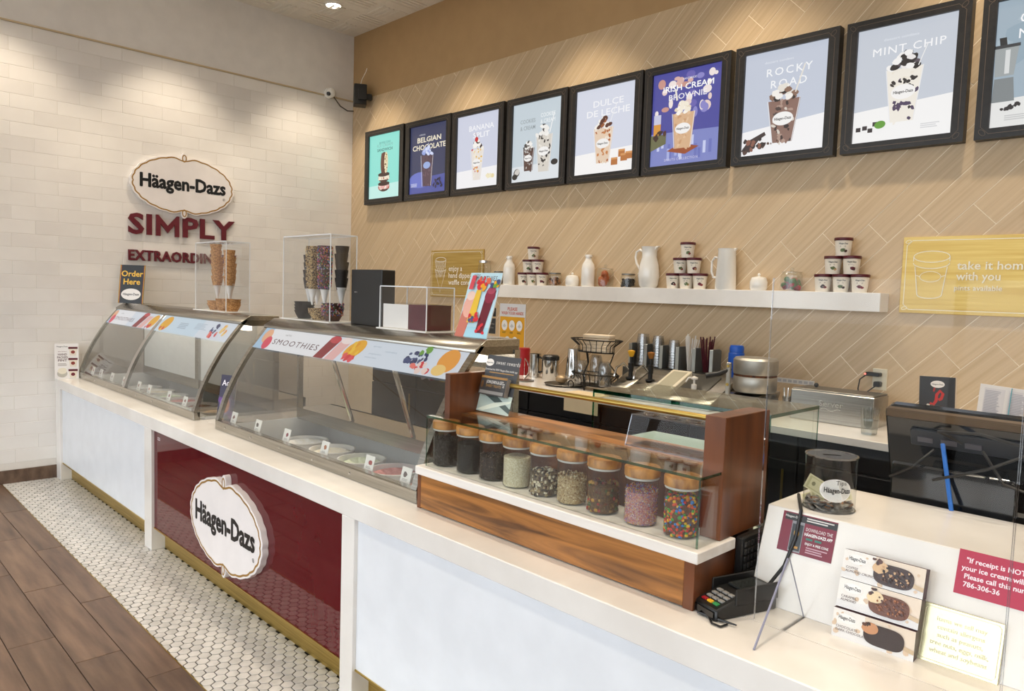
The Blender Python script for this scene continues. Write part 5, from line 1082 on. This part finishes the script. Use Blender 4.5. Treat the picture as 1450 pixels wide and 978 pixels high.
# ================================================================ GLASS SHIELD BEHIND THE STAND, REGISTER
t = thing('glass_shield', 'green-edged glass shelf box behind the walnut topping stand', 'glass shield', (-1.42, 2.2, LED))
w, d, hh = .36, .36, .418
for n, b in (('top_pane', (-w, w, 0, d, hh-.010, hh)), ('front_pane', (-w, w, 0, .008, 0, hh-.010)), ('end_pane', (w-.008, w, .008, d, 0, hh-.010))): B(*b).build(n, glassmat('shield_glass', (.90, .95, .92), .09), t, 0, False)
e = MB(); e.box(-w, w, -.001, .0005, hh-.013, hh+.0005); e.box(w-.0005, w+.001, 0, d, hh-.011, hh+.0005); e.box(-w-.0005, -w+.007, -.001, 0, 0, hh-.01); e.box(w-.006, w+.0008, -.001, 0, 0, hh-.01); e.box(w, w+.0008, d-.006, d, 0, hh-.01); e.build('glass_edge', green_edge, t, 0, False)
t = thing('drawer_unit', 'grey metal drawer unit with white top under the glass shield', 'drawer unit', (-1.45, 2.45, LED)); B(-.28, .12, -.12, .10, 0, .20).build('drawer_body', mat('drawer_grey', '6f6c68', .45), t, .003); B(-.29, .13, -.13, .11, .20, .222).build('white_top', mat('bluish_white', 'cfdcdf', .4), t, .002); B(-.22, .06, -.122, -.12, .05, .15).build('drawer_front', mat('drawer_dark', '4c4a48', .4), t)
reg = thing('register_monitor', 'black register monitor seen from its back with cables and ports', 'monitor', (-.42, 2.40, LED)); Rm = Matrix.Translation((0, 0, .215)) @ Matrix.Rotation(.36, 4, 'X')
def rb(m, n, mt, bev=0, par=None): return m.xf(Rm).build(n, mt, par or reg, bev)
rb(MB().prism([(-.34, .0), (.42, .0), (.42, .29), (-.32, .29), (-.34, .27)], 0, .03), 'screen_shell', black_gloss, .006)
rb(B(-.33, .41, -.022, 0, .26, .288), 'top_ridge', mat('bronze_ridge', '5a4a38', .3, .5), .004)
rb(B(-.27, .04, -.012, 0, .175, .225), 'port_panel', mat('port_grey', '2b2c30', .4), .002); rb(B(.14, .40, -.012, 0, .13, .20), 'port_panel', mat('port_grey', '2b2c30', .4), .002)
for i in range(3): rb(B(-.25+i*.06, -.21+i*.06, -.016, -.012, .19, .205), 'port', mat('port_metal', '7a767c', .35, .6))
for i in range(5): rb(B(.20+i*.02, .208+i*.02, -.014, -.012, .14, .175), 'vent_slot', mat('vent_grey', '8a8a8c', .5))
rb(B(.06, .20, -.03, 0, .19, .235), 'steel_bracket', steel_dark, .002); rb(B(-.20, -.04, -.05, 0, .05, .10), 'hinge_bar', mat('hinge_grey', '4a4a50', .35, .5), .006)
for x in (-.23, -.07): rb(MB().tube([(x, -.055, .06), (x+.02, -.055, .06)], .03, 16), 'hinge_knob', chrome)
MB().prism([(-.29, .215), (.0, .215), (.015, .23), (.015, .325), (0, .335), (-.29, .335)], -.165, -.145).build('customer_display', mat('display_glass', '15181c', .12, coat=.6), reg, .006)
B(-.05, .05, -.10, .06, 0, .24).build('stand_post', black, reg, .01); B(-.18, .18, -.14, .12, 0, .02).build('stand_base', black, reg, .006)
for pts, mt, r in ((((.0, -.03, .40), (.02, -.06, .34), (.05, -.10, .24), (.06, -.16, .13)), navy_cable, .006), (((-.02, -.03, .38), (-.06, -.07, .33), (-.12, -.06, .29)), black, .004), (((.05, -.04, .41), (.0, -.08, .44), (.10, -.09, .45), (.22, -.05, .42)), black, .004), (((.22, -.05, .42), (.12, -.09, .36), (.0, -.10, .31)), black, .004), (((.10, -.05, .40), (.16, -.09, .33), (.26, -.06, .30), (.34, -.04, .38)), black, .004), (((-.01, -.17, .02), (.05, -.15, .09), (.09, -.13, .14)), navy_cable, .006)):
    MB().tube([(p[0]-.17, p[1]-(.11 if p[2] > .2 else -.02), p[2]) for p in pts], r, 7).build('cable', mt, reg)
rb(B(.37, .40, -.02, 0, .16, .178), 'yellow_tag', yellow_plastic)
# ================================================================ CAMERA AND SPEAKER IN THE CORNER
t = thing('security_camera', 'white dome security camera on left wall near the corner', 'camera', (XL, 3.80, 3.43)); MB().lathe([(.05, 0), (.05, .02), (.042, .03)], 20, cap=True).xf(Matrix.Rotation(PI/2, 4, 'Y')).build('mount', white_gloss, t); MB().ell((.05, 0, 0), (.048, .048, .048), 18, 10).build('dome', white_gloss, t); MB().lathe([(.001, .052), (.02, .050), (.02, .03)], 16, cap=False).xf(Matrix.Translation((.05, 0, 0)) @ Matrix.Rotation(PI/2+.5, 4, 'X') @ Matrix.Rotation(.5, 4, 'Y')).build('lens', black_gloss, t)
MB().tube([(.04, .04, -.03), (.03, .12, -.10), (.03, .20, -.13), (.03, .27, -.12)], .006, 6).build('cable', mat('grey_cable', '5a524a', .6), t)
t = thing('wall_speaker', 'small black speaker on bracket in the upper wall corner', 'speaker', (-6.24, 3.98, 3.30), -.5); MB().prism([(-.06, 0), (.055, .01), (.06, .20), (-.075, .20)], -.06, .06).build('speaker_cabinet', black, t, .006); B(-.02, .02, .06, .11, .07, .12).build('bracket', black, t); B(.065, .085, -.02, .05, .05, .15).build('side_arm', black, t)
MB().tube([(-.01, .0, .20), (-.03, .02, .27), (-.01, .05, .33), (.02, .06, .36)], .003, 6).build('white_wire', white_gloss, t)
